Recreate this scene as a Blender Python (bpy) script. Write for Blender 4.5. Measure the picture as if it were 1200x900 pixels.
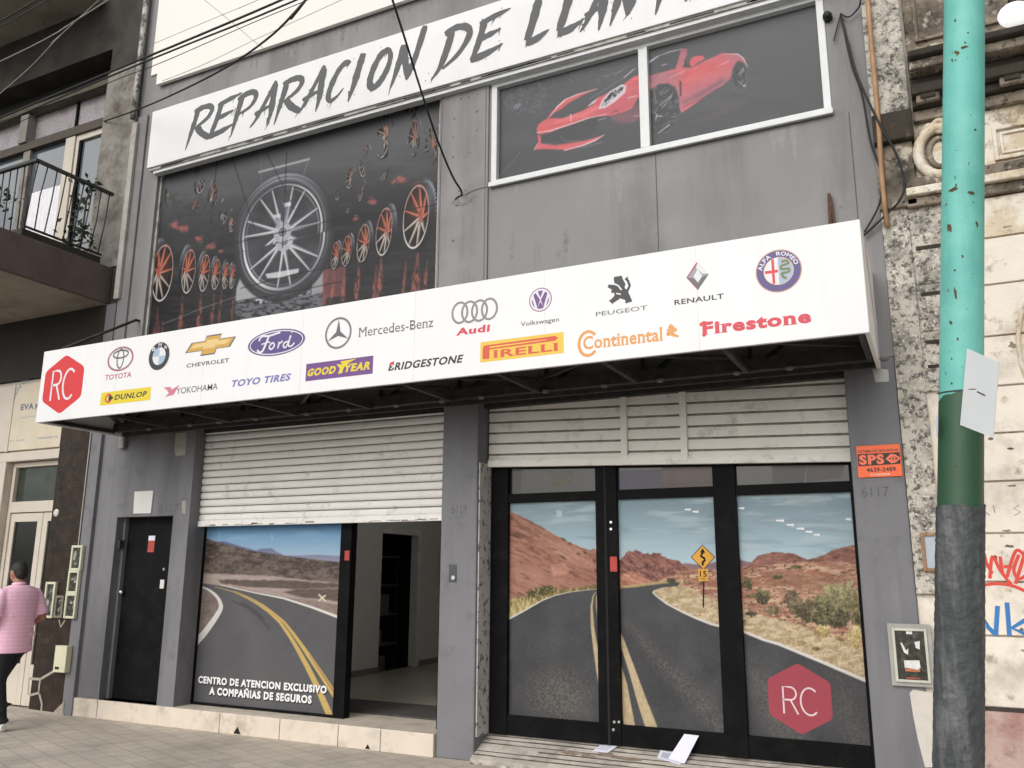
import bpy, math, random
from mathutils import Vector, Matrix
from mathutils.geometry import tessellate_polygon
random.seed(7)
R = math.radians
sc = bpy.context.scene
for o in list(bpy.data.objects): bpy.data.objects.remove(o)
COL = sc.collection

# ------------------------------------------------------------------ camera
FPX, D, CAMH = 1000.0, 7.1, 1.645           # focal length in photo pixels, distance to facade, eye height
YAW, PIT, ROL = R(26.391), R(12.390), R(0.301)
_f = Vector((-math.sin(YAW)*math.cos(PIT), math.cos(YAW)*math.cos(PIT), math.sin(PIT)))
_r = Vector((math.cos(YAW), math.sin(YAW), 0)); _u = _r.cross(_f)
_r2 = _r*math.cos(ROL) + _u*math.sin(ROL); _u2 = _u*math.cos(ROL) - _r*math.sin(ROL)
cam = bpy.data.objects.new('camera', bpy.data.cameras.new('camera')); COL.objects.link(cam)
cam.matrix_world = Matrix((( _r2.x,_u2.x,-_f.x,0),(_r2.y,_u2.y,-_f.y,-D),(_r2.z,_u2.z,-_f.z,CAMH),(0,0,0,1)))
cam.data.sensor_width = 36; cam.data.lens = FPX/1200*36; cam.data.clip_end = 2000; cam.data.clip_start = .05
sc.camera = cam
sc.render.resolution_x, sc.render.resolution_y = 1024, 768

# ------------------------------------------------------------------ light
SUN_EL, SUN_ROT = 34, 190                    # overcast noon, the sun behind the photographer
w = bpy.data.worlds.new('World'); sc.world = w; w.use_nodes = True
nt = w.node_tree; nt.nodes.clear()
sky = nt.nodes.new('ShaderNodeTexSky'); sky.sky_type = 'NISHITA'; sky.sun_disc = False
sky.sun_elevation = R(SUN_EL); sky.sun_rotation = R(SUN_ROT); sky.dust_density = 4; sky.air_density = 1.2
hs = nt.nodes.new('ShaderNodeHueSaturation'); hs.inputs['Saturation'].default_value = .16
bg = nt.nodes.new('ShaderNodeBackground'); bg.inputs['Strength'].default_value = .15
wo = nt.nodes.new('ShaderNodeOutputWorld')
nt.links.new(sky.outputs[0], hs.inputs['Color']); nt.links.new(hs.outputs[0], bg.inputs[0]); nt.links.new(bg.outputs[0], wo.inputs[0])
sun = bpy.data.objects.new('sun', bpy.data.lights.new('sun', 'SUN')); COL.objects.link(sun)
sun.data.energy = 0.6; sun.data.angle = R(90); sun.data.color = (1, .97, .92)
# the light comes from (-y, high): direction vector towards the sun
_a = R(SUN_ROT); _sd = Vector((math.sin(_a)*math.cos(R(SUN_EL)), math.cos(_a)*math.cos(R(SUN_EL)), math.sin(R(SUN_EL))))
sun.rotation_euler = _sd.to_track_quat('Z', 'Y').to_euler()
sc.view_settings.view_transform = 'Standard'; sc.view_settings.look = 'None'
sc.view_settings.exposure = 0.0; sc.view_settings.gamma = 1; sc.view_settings.use_curve_mapping = False

# ------------------------------------------------------------------ helpers
def ray(px, py):
    c = Vector(((px-600)/FPX, -(py-450)/FPX, -1))
    return cam.matrix_world.to_3x3() @ c
def at(px, py, y=0.0):                       # photo point -> point on the vertical plane at depth y
    d = ray(px, py); k = (y+D)/d.y
    return Vector((0,-D,CAMH)) + d*k
def atz(px, py, z):
    d = ray(px, py); k = (z-CAMH)/d.z
    return Vector((0,-D,CAMH)) + d*k
def lin(r, g, b, k=1.0):
    f = lambda c: ((c/255+.055)/1.055)**2.4 if c > 10.3 else c/255/12.92
    return (min(f(r)*k,.95), min(f(g)*k,.95), min(f(b)*k,.95))

MATS = {}
def M(name, col, rough=.6, var=.12, scale=4.0, bump=.0, bscale=80, metal=0, spec=.5, grime=None, gamt=.5, gscale=2.5,
      streak=False, glo=.5, ghi=.7, coat=0, speck=None):
    if name in MATS: return MATS[name]
    m = bpy.data.materials.new(name); m.use_nodes = True; n = m.node_tree; L = n.links
    b = n.nodes['Principled BSDF']; b.inputs['Roughness'].default_value = rough; b.inputs['Metallic'].default_value = metal
    b.inputs['Specular IOR Level'].default_value = spec; b.inputs['Coat Weight'].default_value = coat; b.inputs['Coat Roughness'].default_value = .04
    tc = n.nodes.new('ShaderNodeNewGeometry')
    nz = n.nodes.new('ShaderNodeTexNoise'); nz.inputs['Scale'].default_value = scale; nz.inputs['Detail'].default_value = 6
    L.new(tc.outputs['Position'], nz.inputs['Vector'])
    rp = n.nodes.new('ShaderNodeValToRGB')
    rp.color_ramp.elements[0].position = .3; rp.color_ramp.elements[1].position = .7
    rp.color_ramp.elements[0].color = (*[c*(1-var) for c in col],1); rp.color_ramp.elements[1].color = (*[min(c*(1+var),.95) for c in col],1)
    L.new(nz.outputs['Fac'], rp.inputs['Fac']); out = rp.outputs['Color']
    def layer(out, color, amt, sca, lo, hi, stretch):
        mp = n.nodes.new('ShaderNodeMapping'); mp.inputs['Scale'].default_value = (1,1,.12) if stretch else (1,1,1)
        mp.inputs['Location'].default_value = (random.random()*9,)*3
        L.new(tc.outputs['Position'], mp.inputs['Vector'])
        g = n.nodes.new('ShaderNodeTexNoise'); g.inputs['Scale'].default_value = sca; g.inputs['Detail'].default_value = 9; g.inputs['Roughness'].default_value = .65
        L.new(mp.outputs[0], g.inputs['Vector'])
        r2 = n.nodes.new('ShaderNodeValToRGB'); r2.color_ramp.elements[0].position = lo; r2.color_ramp.elements[1].position = hi
        r2.color_ramp.elements[1].color = (amt,amt,amt,1); L.new(g.outputs['Fac'], r2.inputs['Fac'])
        mx = n.nodes.new('ShaderNodeMix'); mx.data_type = 'RGBA'; L.new(r2.outputs[0], mx.inputs['Factor']); L.new(out, mx.inputs[6])
        mx.inputs[7].default_value = (*color,1); return mx.outputs[2]
    if grime: out = layer(out, grime, gamt, gscale, glo, ghi, streak)
    for s in (speck or []): out = layer(out, *s)
    L.new(out, b.inputs['Base Color'])
    if bump:
        n2 = n.nodes.new('ShaderNodeTexNoise'); n2.inputs['Scale'].default_value = bscale; n2.inputs['Detail'].default_value = 5
        L.new(tc.outputs['Position'], n2.inputs['Vector'])
        bp = n.nodes.new('ShaderNodeBump'); bp.inputs['Strength'].default_value = bump; bp.inputs['Distance'].default_value = .018 if bump>=1 else .01
        L.new(n2.outputs['Fac'], bp.inputs['Height']); L.new(bp.outputs[0], b.inputs['Normal'])
    MATS[name] = m; return m

class MB:
    def __init__(s, parent=None): s.v=[]; s.f=[]; s.m=[]; s.mats=[]; s.sm=[]; s.cut=[]
    def mi(s, m):
        if m not in s.mats: s.mats.append(m)
        return s.mats.index(m)
    def add(s, vs, fs, m, smooth=False):
        o = len(s.v); s.cut.append((len(s.v),len(s.f))); s.v += [tuple(v) for v in vs]; k = s.mi(m)
        for f in fs: s.f.append([i+o for i in f]); s.m.append(k); s.sm.append(smooth)
    def quad(s, a, b, c, d, m): s.add([a,b,c,d], [(0,1,2,3)], m)
    def box(s, x0,x1,y0,y1,z0,z1,m):
        x0,x1=min(x0,x1),max(x0,x1); y0,y1=min(y0,y1),max(y0,y1); z0,z1=min(z0,z1),max(z0,z1)
        vs=[(x,y,z) for x in (x0,x1) for y in (y0,y1) for z in (z0,z1)]
        s.add(vs,[(0,1,3,2),(4,6,7,5),(0,4,5,1),(2,3,7,6),(0,2,6,4),(1,5,7,3)],m)
    def hexa(s, p, m):                       # 8 points: 4 front (ccw), 4 back
        s.add(p,[(0,1,2,3),(7,6,5,4),(0,4,5,1),(1,5,6,2),(2,6,7,3),(3,7,4,0)],m)
    def slab(s, pts, th, m):                 # plate from front polygon (in a y-plane), extruded th in +y
        n=len(pts); back=[(p[0],p[1]+th,p[2]) for p in pts]
        tri=tessellate_polygon([[Vector(p) for p in pts]])
        s.add([tuple(p) for p in pts]+back, [tuple(t) for t in tri]+[tuple(i+n for i in reversed(t)) for t in tri]+[(i,i+n,(i+1)%n+n,(i+1)%n) for i in range(n)], m)
    def tube(s, pts, r, m, seg=8, cap=True):
        pts=[Vector(p) for p in pts]; n=len(pts); rs = r if isinstance(r,(list,tuple)) else [r]*n
        vs=[]; up=None
        for i,p in enumerate(pts):
            t=(pts[min(i+1,n-1)]-pts[max(i-1,0)]).normalized()
            if up is None: up = t.orthogonal().normalized()
            up=(up-t*up.dot(t)).normalized(); w_=t.cross(up)
            for k in range(seg):
                a=2*math.pi*k/seg; vs.append(p+(up*math.cos(a)+w_*math.sin(a))*rs[i])
        fs=[(i*seg+k,i*seg+(k+1)%seg,(i+1)*seg+(k+1)%seg,(i+1)*seg+k) for i in range(n-1) for k in range(seg)]
        s.add(vs,fs,m,True)
        if cap:
            o=len(s.v)-len(vs); k=s.mi(m)
            s.f+= [[o+j for j in reversed(range(seg))],[o+(n-1)*seg+j for j in range(seg)]]; s.m+=[k,k]; s.sm+=[False,False]
    def bar(s, a, b, w_, h_, m):             # square bar
        a=Vector(a); b=Vector(b); t=(b-a).normalized(); u=t.cross(Vector((0,0,1)))
        if u.length<.01: u=Vector((1,0,0))
        u.normalize(); v=t.cross(u); u*=w_/2; v*=h_/2
        s.hexa([a-u-v,a+u-v,a+u+v,a-u+v,b-u-v,b+u-v,b+u+v,b-u+v],m)
    def loft(s, rings, m, cap=True, seg=20):   # rings: (centre, rx, ry, axis matrix or None) horizontal ellipses
        vs=[]
        for c,rx,ry,*mm in rings:
            for k in range(seg):
                a=2*math.pi*k/seg; p=Vector((math.cos(a)*rx,math.sin(a)*ry,0))
                if mm and mm[0] is not None: p=mm[0]@p
                vs.append(Vector(c)+p)
        n=len(rings)
        fs=[(i*seg+k,i*seg+(k+1)%seg,(i+1)*seg+(k+1)%seg,(i+1)*seg+k) for i in range(n-1) for k in range(seg)]
        if cap: fs+=[tuple(reversed(range(seg))),tuple((n-1)*seg+j for j in range(seg))]
        s.add(vs,fs,m,True)
    def ball(s, c, rx, ry, rz, m, nu=16, nv=10):
        c=Vector(c); vs=[]
        for i in range(nv+1):
            t=math.pi*i/nv
            for k in range(nu): a=2*math.pi*k/nu; vs.append(c+Vector((math.sin(t)*math.cos(a)*rx,math.sin(t)*math.sin(a)*ry,math.cos(t)*rz)))
        s.add(vs,[(i*nu+k,(i+1)*nu+k,(i+1)*nu+(k+1)%nu,i*nu+(k+1)%nu) for i in range(nv) for k in range(nu)],m,True)
    def build(s, name, parent=None, bevel=0, remesh=0, smooth=0):
        org = ORG.get(parent, Vector((0,0,0)))
        me=bpy.data.meshes.new(name); me.from_pydata([tuple(Vector(v)-org) for v in s.v],[],s.f)
        for m in s.mats: me.materials.append(m)
        me.polygons.foreach_set('material_index', s.m); me.polygons.foreach_set('use_smooth', s.sm); me.update()
        o=bpy.data.objects.new(name,me); COL.objects.link(o)
        if parent: o.parent=parent; ORG[o]=org
        if bevel:
            b=o.modifiers.new('bevel','BEVEL'); b.width=bevel; b.segments=2; b.limit_method='ANGLE'
        if remesh:
            r_=o.modifiers.new('remesh','REMESH'); r_.mode='VOXEL'; r_.voxel_size=remesh; r_.use_smooth_shade=True
            if smooth:
                q=o.modifiers.new('smooth','SMOOTH'); q.iterations=smooth; q.factor=.5
        return o
def build_each(mb, name, parent=None, bevel=0):
    '''every shape added to MB becomes a part of its own'''
    ends=mb.cut[1:]+[(len(mb.v),len(mb.f))]; out=[]
    for (v0,f0),(v1,f1) in zip(mb.cut,ends):
        p=MB(); p.v=mb.v[v0:v1]; p.f=[[i-v0 for i in f] for f in mb.f[f0:f1]]; ms=mb.m[f0:f1]; p.sm=mb.sm[f0:f1]
        for k in ms: p.m.append(p.mi(mb.mats[k]))
        out.append(p.build(name,parent,bevel))
    return out
ORG = {None: Vector((0,0,0))}
def tag(o, label, cat, group=None, kind=None):
    if label: o['label']=label
    if cat: o['category']=cat
    if group: o['group']=group
    if kind: o['kind']=kind
    return o
def thing(name, loc, label, cat, group=None):
    o=bpy.data.objects.new(name,None); o.empty_display_size=.1; COL.objects.link(o); o.location=loc; ORG[o]=Vector(loc)
    return tag(o,label,cat,group)
def struct(mb, name): o=mb.build(name); o['kind']='structure'; return o

# flat prints: everything in one vertical plane y, drawn in facade coordinates (X, Z)
def clip_rect(poly, x0,x1,z0,z1):
    for ax,v,sg in ((0,x0,1),(0,x1,-1),(1,z0,1),(1,z1,-1)):
        out=[]
        for i in range(len(poly)):
            a,b=poly[i-1],poly[i]; da=(a[ax]-v)*sg; db=(b[ax]-v)*sg
            if (da>=0)!=(db>=0):
                t=da/(da-db); out.append((a[0]+(b[0]-a[0])*t,a[1]+(b[1]-a[1])*t))
            if db>=0: out.append(b)
        poly=out
        if len(poly)<3: return []
    return poly
class Print:
    """flat print: shapes stacked by layer, each a hair in front of the one before"""
    def __init__(s, y, rects=None): s.y=y; s.rects=rects; s.items=[]; s.mb=None
    def P(s, px, py): p=at(px,py,s.y); return (p.x,p.z)
    def PX(s, pts): return [s.P(*p) for p in pts]
    def rad(s, u, v, du, dv, fn=lambda a,b:(a,b)):
        return abs(s.P(*fn(u+du,v))[0]-s.P(*fn(u-du,v))[0])/2, abs(s.P(*fn(u,v-dv))[1]-s.P(*fn(u,v+dv))[1])/2
    def fill(s, pts, m, layer=1):
        if len(pts)>=3: s.items.append((layer,len(s.items),[(pts,0)],m))
    def px(s, pts, m, layer=1): s.fill(s.PX(pts),m,layer)
    def line(s, pts, w_, m, layer=1):        # ribbon, width w_ (number or list) in metres
        n=len(pts); ws=w_ if isinstance(w_,(list,tuple)) else [w_]*n
        L_,R_=[],[]
        for i in range(n):
            a=Vector(pts[max(i-1,0)]); b=Vector(pts[min(i+1,n-1)]); t=(b-a)
            if t.length<1e-9: t=Vector((1,0))
            t.normalize(); nn=Vector((-t.y,t.x))*ws[i]/2; p=Vector(pts[i])
            L_.append(tuple(p+nn)); R_.append(tuple(p-nn))
        s.items.append((layer,len(s.items),[([L_[i],L_[i+1],R_[i+1],R_[i]],(i%3)*.3) for i in range(n-1)],m))
    def lpx(s, pts, w_, m, layer=1): s.line(s.PX(pts),w_,m,layer)
    def ell(s, c, rx, rz, m, layer=1, a0=0, a1=360, rot=0, n=36):
        q=[]
        for i in range(n+1 if a1-a0<360 else n):
            a=R(a0+(a1-a0)*i/n); x,z=math.cos(a)*rx,math.sin(a)*rz; cr,sr=math.cos(R(rot)),math.sin(R(rot))
            q.append((c[0]+x*cr-z*sr,c[1]+x*sr+z*cr))
        if a1-a0<360: q.append(c)
        s.fill(q,m,layer)
    def ring(s, c, rx, rz, w_, m, layer=1, a0=0, a1=360, rot=0, n=40):
        q=[]
        for i in range(n+1):
            a=R(a0+(a1-a0)*i/n); x,z=math.cos(a)*rx,math.sin(a)*rz; cr,sr=math.cos(R(rot)),math.sin(R(rot))
            q.append((c[0]+x*cr-z*sr,c[1]+x*sr+z*cr))
        s.line(q,w_,m,layer)
    def text(s, txt, x0,z0,x1,z1, m, layer=2, bold=0, shear=0, serif=False, arc=None):
        polys=glyphs(txt,bold,serif)
        xs=[p[0] for q,_ in polys for p in q]; zs=[p[1] for q,_ in polys for p in q]
        ax,bx,az,bz=min(xs),max(xs),min(zs),max(zs); out=[]
        for q,lift in polys:
            o=[]
            for (x,z) in q:
                v=(z-az)/(bz-az); u=(x-ax)/(bx-ax); hh=z1-z0
                if arc:                      # arc = (cx,cz,r,a_start,a_end): letters on a circle
                    cx,cz,r_,s0,s1=arc; a=R(s0+(s1-s0)*u); rr=r_+v*hh; o.append((cx+math.cos(a)*rr,cz+math.sin(a)*rr))
                else: o.append((x0+u*(x1-x0-shear*hh)+shear*v*hh, z0+v*hh))
            out.append((o,lift))
        s.items.append((layer,len(s.items),out,m))
    def tpx(s, txt, bl, tr, m, **k):
        a=s.P(*bl); b=s.P(*tr); s.text(txt,a[0],a[1],b[0],b[1],m,**k)
    def strokes(s, area, n, ln, wd, ang, mats, layer, jit=8, curve=0):
        '''n small lens shaped dabs inside the photo polygon AREA: length and width in photo pixels, angle in degrees'''
        xs=[p[0] for p in area]; ys=[p[1] for p in area]; out={m:[] for m in mats}; tries=0; done=0
        while done<n and tries<n*30:
            tries+=1; x=random.uniform(min(xs),max(xs)); y=random.uniform(min(ys),max(ys)); ins=False
            for i in range(len(area)):
                (x0,y0),(x1,y1)=area[i-1],area[i]
                if (y0>y)!=(y1>y) and x<(x1-x0)*(y-y0)/(y1-y0)+x0: ins=not ins
            if not ins: continue
            done+=1; l=random.uniform(*ln)/2; w_=random.uniform(*wd)/2; a=R((ang(x,y) if callable(ang) else ang)+random.uniform(-jit,jit)); c,d=math.cos(a),math.sin(a)
            q=[(-l,0),(-l*.4,w_*random.uniform(.4,1)),(l*.3,w_),(l,0),(l*.4,-w_*random.uniform(.4,1)),(-l*.3,-w_)]
            out[random.choice(mats)].append((s.PX([(x+u*c-v*d,y+u*d+v*c) for u,v in q]),(done%30)*.7))
        for m,p in out.items(): s.items.append((layer,len(s.items),p,m))
    def bake(s):
        s.mb=[MB() for _ in (s.rects or [None])]
        k=0
        for (ly,_,polys,m) in sorted(s.items,key=lambda t:(t[0],t[1])):
            base=k; k+=1+max([l for _,l in polys] or [0])
            for pts,lift in polys:
                y=s.y-.0003-(base+lift)*1.2e-5
                tri=tessellate_polygon([[Vector((p[0],p[1],0)) for p in pts]])
                for i,mb in enumerate(s.mb):
                    if s.rects is None: mb.add([(p[0],y,p[1]) for p in pts],[tuple(t) for t in tri],m)
                    else:
                        for t in tri:
                            q=clip_rect([tuple(pts[j]) for j in t],*s.rects[i])
                            if q: mb.add([(p[0],y,p[1]) for p in q],[tuple(range(len(q)))],m)
    def build(s, name, parent, i=0):
        if s.mb is None: s.bake()
        return s.mb[i].build(name,parent)
_G={}
def glyphs(txt, bold=0, serif=False):
    key=(txt,bold,serif)
    if key in _G: return _G[key]
    cu=bpy.data.curves.new('t','FONT'); cu.body=txt; cu.offset=bold; cu.resolution_u=3; cu.fill_mode='FRONT'
    if bold>0: cu.space_character=1+bold*3
    o=bpy.data.objects.new('t',cu); COL.objects.link(o); dg=bpy.context.evaluated_depsgraph_get(); dg.update()
    me=bpy.data.meshes.new_from_object(o.evaluated_get(dg))
    vs=[(v.co.x,v.co.y) for v in me.vertices]; out=[([vs[i] for i in p.vertices],0) for p in me.polygons]
    if serif:
        from collections import Counter
        ec=Counter(tuple(sorted(e)) for p in me.polygons for e in p.edge_keys)
        for e,c in ec.items():
            if c!=1: continue
            a,b=vs[e[0]],vs[e[1]]; l=abs(a[0]-b[0])
            if abs(a[1]-b[1])<.004 and .04<l<.2:
                x0,x1=min(a[0],b[0])-.05,max(a[0],b[0])+.05; z=a[1]
                low = z<.1
                out.append(([(x0,z),(x1,z),(x1,z+(.045 if low else -.045)),(x0,z+(.045 if low else -.045))],.4))
    bpy.data.objects.remove(o); bpy.data.curves.remove(cu); bpy.data.meshes.remove(me)
    _G[key]=out; return out

def smooth_pts(p,n=5):
    out=[]
    for i in range(len(p)-1):
        p0=p[max(i-1,0)];p1=p[i];p2=p[i+1];p3=p[min(i+2,len(p)-1)]
        for k in range(n):
            t=k/n; out.append(tuple(.5*((2*p1[j])+(-p0[j]+p2[j])*t+(2*p0[j]-5*p1[j]+4*p2[j]-p3[j])*t*t+(-p0[j]+3*p1[j]-3*p2[j]+p3[j])*t**3) for j in (0,1)))
    return out+[tuple(p[-1])]
# ------------------------------------------------------------------ printed films: a fine sheet whose points carry the print's own colours
import numpy as np
def _h(i,j,s): v=np.sin(i*127.1+j*311.7+s*74.7)*43758.5453; return v-np.floor(v)
def vnoise(x,y,s=0):
    i=np.floor(x); j=np.floor(y); f=x-i; g=y-j; f=f*f*(3-2*f); g=g*g*(3-2*g)
    return (_h(i,j,s)*(1-f)+_h(i+1,j,s)*f)*(1-g)+(_h(i,j+1,s)*(1-f)+_h(i+1,j+1,s)*f)*g
def fbm(x,y,s=0,o=4):
    t=0; a=.5; w_=0
    for k in range(o): t=t+a*vnoise(x*2**k,y*2**k,s+k*3); w_+=a; a*=.55
    return t/w_
def sst(a,b,x): t=np.clip((x-a)/(b-a),0,1); return t*t*(3-2*t)
PRINT=bpy.data.materials.new('printed film'); PRINT.use_nodes=True; _n=PRINT.node_tree
_at=_n.nodes.new('ShaderNodeAttribute'); _at.attribute_name='ink'; _b=_n.nodes['Principled BSDF']; _b.inputs['Roughness'].default_value=.4; _b.inputs['Specular IOR Level'].default_value=.2
_n.links.new(_at.outputs['Color'],_b.inputs['Base Color'])
class Canvas:
    def __init__(s,y,rect,cell=.006):
        x0,x1,z0,z1=rect; nx=max(2,int((x1-x0)/cell)); nz=max(2,int((z1-z0)/cell)); s.y=y; s.nx,s.nz=nx+1,nz+1
        s.X,s.Z=np.meshgrid(np.linspace(x0,x1,nx+1),np.linspace(z0,z1,nz+1))
        dy=y+D; dz=s.Z-CAMH; dot=lambda v: s.X*v.x+dy*v.y+dz*v.z
        cf=dot(_f); s.P=600+FPX*dot(_r2)/cf; s.Q=450-FPX*dot(_u2)/cf; s.C=np.zeros(s.X.shape+(3,))
    def put(s,m,col):
        m=np.clip(m,0,1)[...,None]; col=np.asarray(col,float); s.C=s.C*(1-m)+col*m
    def sdf(s,poly,jit=0,js=4,seed=1):
        P,Q=s.P,s.Q
        if jit: P=P+(fbm(s.P/js,s.Q/js,seed)-.5)*2*jit; Q=Q+(fbm(s.P/js,s.Q/js,seed+9)-.5)*2*jit
        d=np.full(P.shape,1e9); ins=np.zeros(P.shape,bool)
        for i in range(len(poly)):
            (x0,y0),(x1,y1)=poly[i-1],poly[i]; ex,ey=x1-x0,y1-y0; L2=ex*ex+ey*ey+1e-9
            t=np.clip(((P-x0)*ex+(Q-y0)*ey)/L2,0,1); d=np.minimum(d,(P-x0-ex*t)**2+(Q-y0-ey*t)**2)
            if y0!=y1: ins^=((y0>Q)!=(y1>Q))&(P<(x1-x0)*(Q-y0)/(y1-y0)+x0)
        d=np.sqrt(d); return np.where(ins,-d,d)
    def poly(s,poly,soft=1.2,**k): return np.clip(.5-s.sdf(poly,**k)/soft,0,1)
    def line(s,pts,w_,soft=1.0,jit=0):
        n=len(pts); ws=w_ if isinstance(w_,(list,tuple)) else [w_]*n; m=np.zeros(s.P.shape)
        for i in range(n-1):
            (x0,y0),(x1,y1)=pts[i],pts[i+1]; ex,ey=x1-x0,y1-y0; L2=ex*ex+ey*ey+1e-9
            t=np.clip(((s.P-x0)*ex+(s.Q-y0)*ey)/L2,0,1); d=np.sqrt((s.P-x0-ex*t)**2+(s.Q-y0-ey*t)**2)
            m=np.maximum(m,np.clip(.5-(d-(ws[i]+(ws[i+1]-ws[i])*t)/2)/soft,0,1))
        return m
    def blob(s,cx,cy,rx,ry,soft=.5,rag=0,js=3,seed=1):
        r=np.sqrt(((s.P-cx)/rx)**2+((s.Q-cy)/ry)**2)
        if rag: r=r+(fbm(s.P/js,s.Q/js,seed)-.5)*2*rag
        return 1-sst(1-soft,1,r)
    def build(s,name,parent,k):
        org=ORG.get(parent,Vector((0,0,0))); n=s.X.size
        co=np.stack([s.X-org.x,np.full(s.X.shape,s.y-org.y),s.Z-org.z],-1).reshape(-1,3)
        idx=np.arange(n).reshape(s.nz,s.nx); f=np.stack([idx[:-1,:-1],idx[:-1,1:],idx[1:,1:],idx[1:,:-1]],-1).reshape(-1,4)
        me=bpy.data.meshes.new(name); me.vertices.add(n); me.vertices.foreach_set('co',co.ravel()); me.loops.add(f.size); me.loops.foreach_set('vertex_index',f.ravel())
        me.polygons.add(len(f)); me.polygons.foreach_set('loop_start',np.arange(0,f.size,4)); me.polygons.foreach_set('loop_total',np.full(len(f),4)); me.update(calc_edges=True)
        c=np.clip(s.C/255,0,1); c=np.where(c<=.04045,c/12.92,((c+.055)/1.055)**2.4)*k
        a=me.color_attributes.new('ink','FLOAT_COLOR','POINT'); a.data.foreach_set('color',np.concatenate([np.clip(c.reshape(-1,3),0,.95),np.ones((n,1))],1).ravel())
        me.materials.append(PRINT); o=bpy.data.objects.new(name,me); COL.objects.link(o); o.parent=parent; ORG[o]=org; return o
def mix3(a,b,t): t=np.clip(t,0,1)[...,None]; return np.asarray(a,float)*(1-t)+np.asarray(b,float)*t

def wall_holes(mb, x0,x1,z0,z1, y, depth, holes, m, mrev=None):
    """vertical sheet at y with rectangular holes and their reveals going back to y+depth"""
    xs=sorted({x0,x1,*[h[0] for h in holes],*[h[1] for h in holes]}); zs=sorted({z0,z1,*[h[2] for h in holes],*[h[3] for h in holes]})
    xs=[x for x in xs if x0<=x<=x1]; zs=[z for z in zs if z0<=z<=z1]
    for i in range(len(xs)-1):
        for j in range(len(zs)-1):
            cx,cz=(xs[i]+xs[i+1])/2,(zs[j]+zs[j+1])/2
            if any(h[0]<cx<h[1] and h[2]<cz<h[3] for h in holes): continue
            mb.quad((xs[i],y,zs[j]),(xs[i+1],y,zs[j]),(xs[i+1],y,zs[j+1]),(xs[i],y,zs[j+1]),m)
    mrev=mrev or m
    for a,b,c,d in holes:
        yb=y+depth
        mb.quad((a,y,c),(a,y,d),(a,yb,d),(a,yb,c),mrev); mb.quad((b,y,d),(b,y,c),(b,yb,c),(b,yb,d),mrev)
        if d<z1: mb.quad((a,y,d),(b,y,d),(b,yb,d),(a,yb,d),mrev)
        if c>z0: mb.quad((b,y,c),(a,y,c),(a,yb,c),(b,yb,c),mrev)
    # outer returns
    mb.quad((x0,y,z0),(x0,y+depth,z0),(x0,y+depth,z1),(x0,y,z1),m); mb.quad((x1,y+depth,z0),(x1,y,z0),(x1,y,z1),(x1,y+depth,z1),m)
    mb.quad((x0,y,z1),(x0,y+depth,z1),(x1,y+depth,z1),(x1,y,z1),m)

# ------------------------------------------------------------------ materials
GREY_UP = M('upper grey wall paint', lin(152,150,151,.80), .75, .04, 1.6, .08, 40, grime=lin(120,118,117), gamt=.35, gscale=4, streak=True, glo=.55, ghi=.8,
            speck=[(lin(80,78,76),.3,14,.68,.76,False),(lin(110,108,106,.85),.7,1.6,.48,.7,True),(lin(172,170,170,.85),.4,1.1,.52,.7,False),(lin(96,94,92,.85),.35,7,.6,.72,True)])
GREY_LO = M('lower wall grey with shade', lin(128,128,132,.83), .7, .06, 2.2, .12, 35, grime=lin(150,150,150), gamt=.3, gscale=9, streak=True, glo=.58, ghi=.8,  # same wall grey as above, darkened to carry the lower storey's shade
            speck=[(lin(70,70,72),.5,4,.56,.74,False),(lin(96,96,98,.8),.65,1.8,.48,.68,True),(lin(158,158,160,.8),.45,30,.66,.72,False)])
WHITE = M('white sign face', (.79,.785,.79), .45, .02, .8, .04, 2.2, grime=(.66,.645,.63), gamt=.35, gscale=5, streak=True, glo=.5, ghi=.8, speck=[((.6,.58,.55),.25,24,.66,.75,False)])
CREAM = M('cream white painted wall', (.84,.8,.755), .7, .03, .8)
ALU = M('white aluminium frame', (.66,.67,.67), .4, .05, 8)
ALUDK = M('grey aluminium channel', (.40,.39,.36), .45, .2, 9, grime=(.08,.07,.05), gamt=.7, gscale=8)
BLACKAL = M('black aluminium', (.007,.007,.0075), .5, .25, 5, spec=.05, grime=(.022,.021,.02), gamt=.35, gscale=6)
BLACKD = M('black steel sheet', (.008,.008,.0085), .6, .3, 4, .03, 30, spec=.08, grime=(.022,.021,.02), gamt=.4, gscale=5)
STEEL = M('dark steel', (.03,.028,.026), .7, .3, 12, grime=(.09,.06,.04), gamt=.5, gscale=9)
SOFFIT = M('old soffit sheet', (.10,.095,.088), .8, .25, 4, grime=(.02,.02,.02), gamt=.7, gscale=3)
SHUT = M('white shutter slats', (.84,.82,.785), .55, .04, 3, grime=(.20,.17,.14), gamt=.5, gscale=7, glo=.56, ghi=.75)
SHUT2 = M('cream shutter slats', (.82,.79,.73), .6, .05, 3, grime=(.16,.13,.1), gamt=.55, gscale=6, glo=.55, ghi=.75)
GROOVE = M('shutter grime', (.30,.265,.225), .8, .3, 10)
TILE = M('cream plinth tile', lin(215,203,187,1.0), .45, .05, 5, grime=(.25,.22,.18), gamt=.5, gscale=5)
GLASS = M('dark window glass', (.012,.013,.013), .05, .1, 3)
CHROME = M('worn chrome', (.6,.6,.6), .3, .1, 9, metal=1)
RED = M('red sticker', lin(178,62,54,.9), .6, .2, 30)
PAPER = M('white paper', lin(225,225,240,.95), .7, .04, 20)
INT_WALL = M('interior cream wall', (.64,.63,.60), .8, .03)
INT_FLOOR = M('interior floor tile', (.42,.39,.33), .35, .08, 4)
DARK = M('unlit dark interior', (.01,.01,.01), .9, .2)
CONC = M('bare concrete', lin(120,114,105), .85, .15, 3, .25, 30, grime=lin(70,62,55), gamt=.6, gscale=4)
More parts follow.
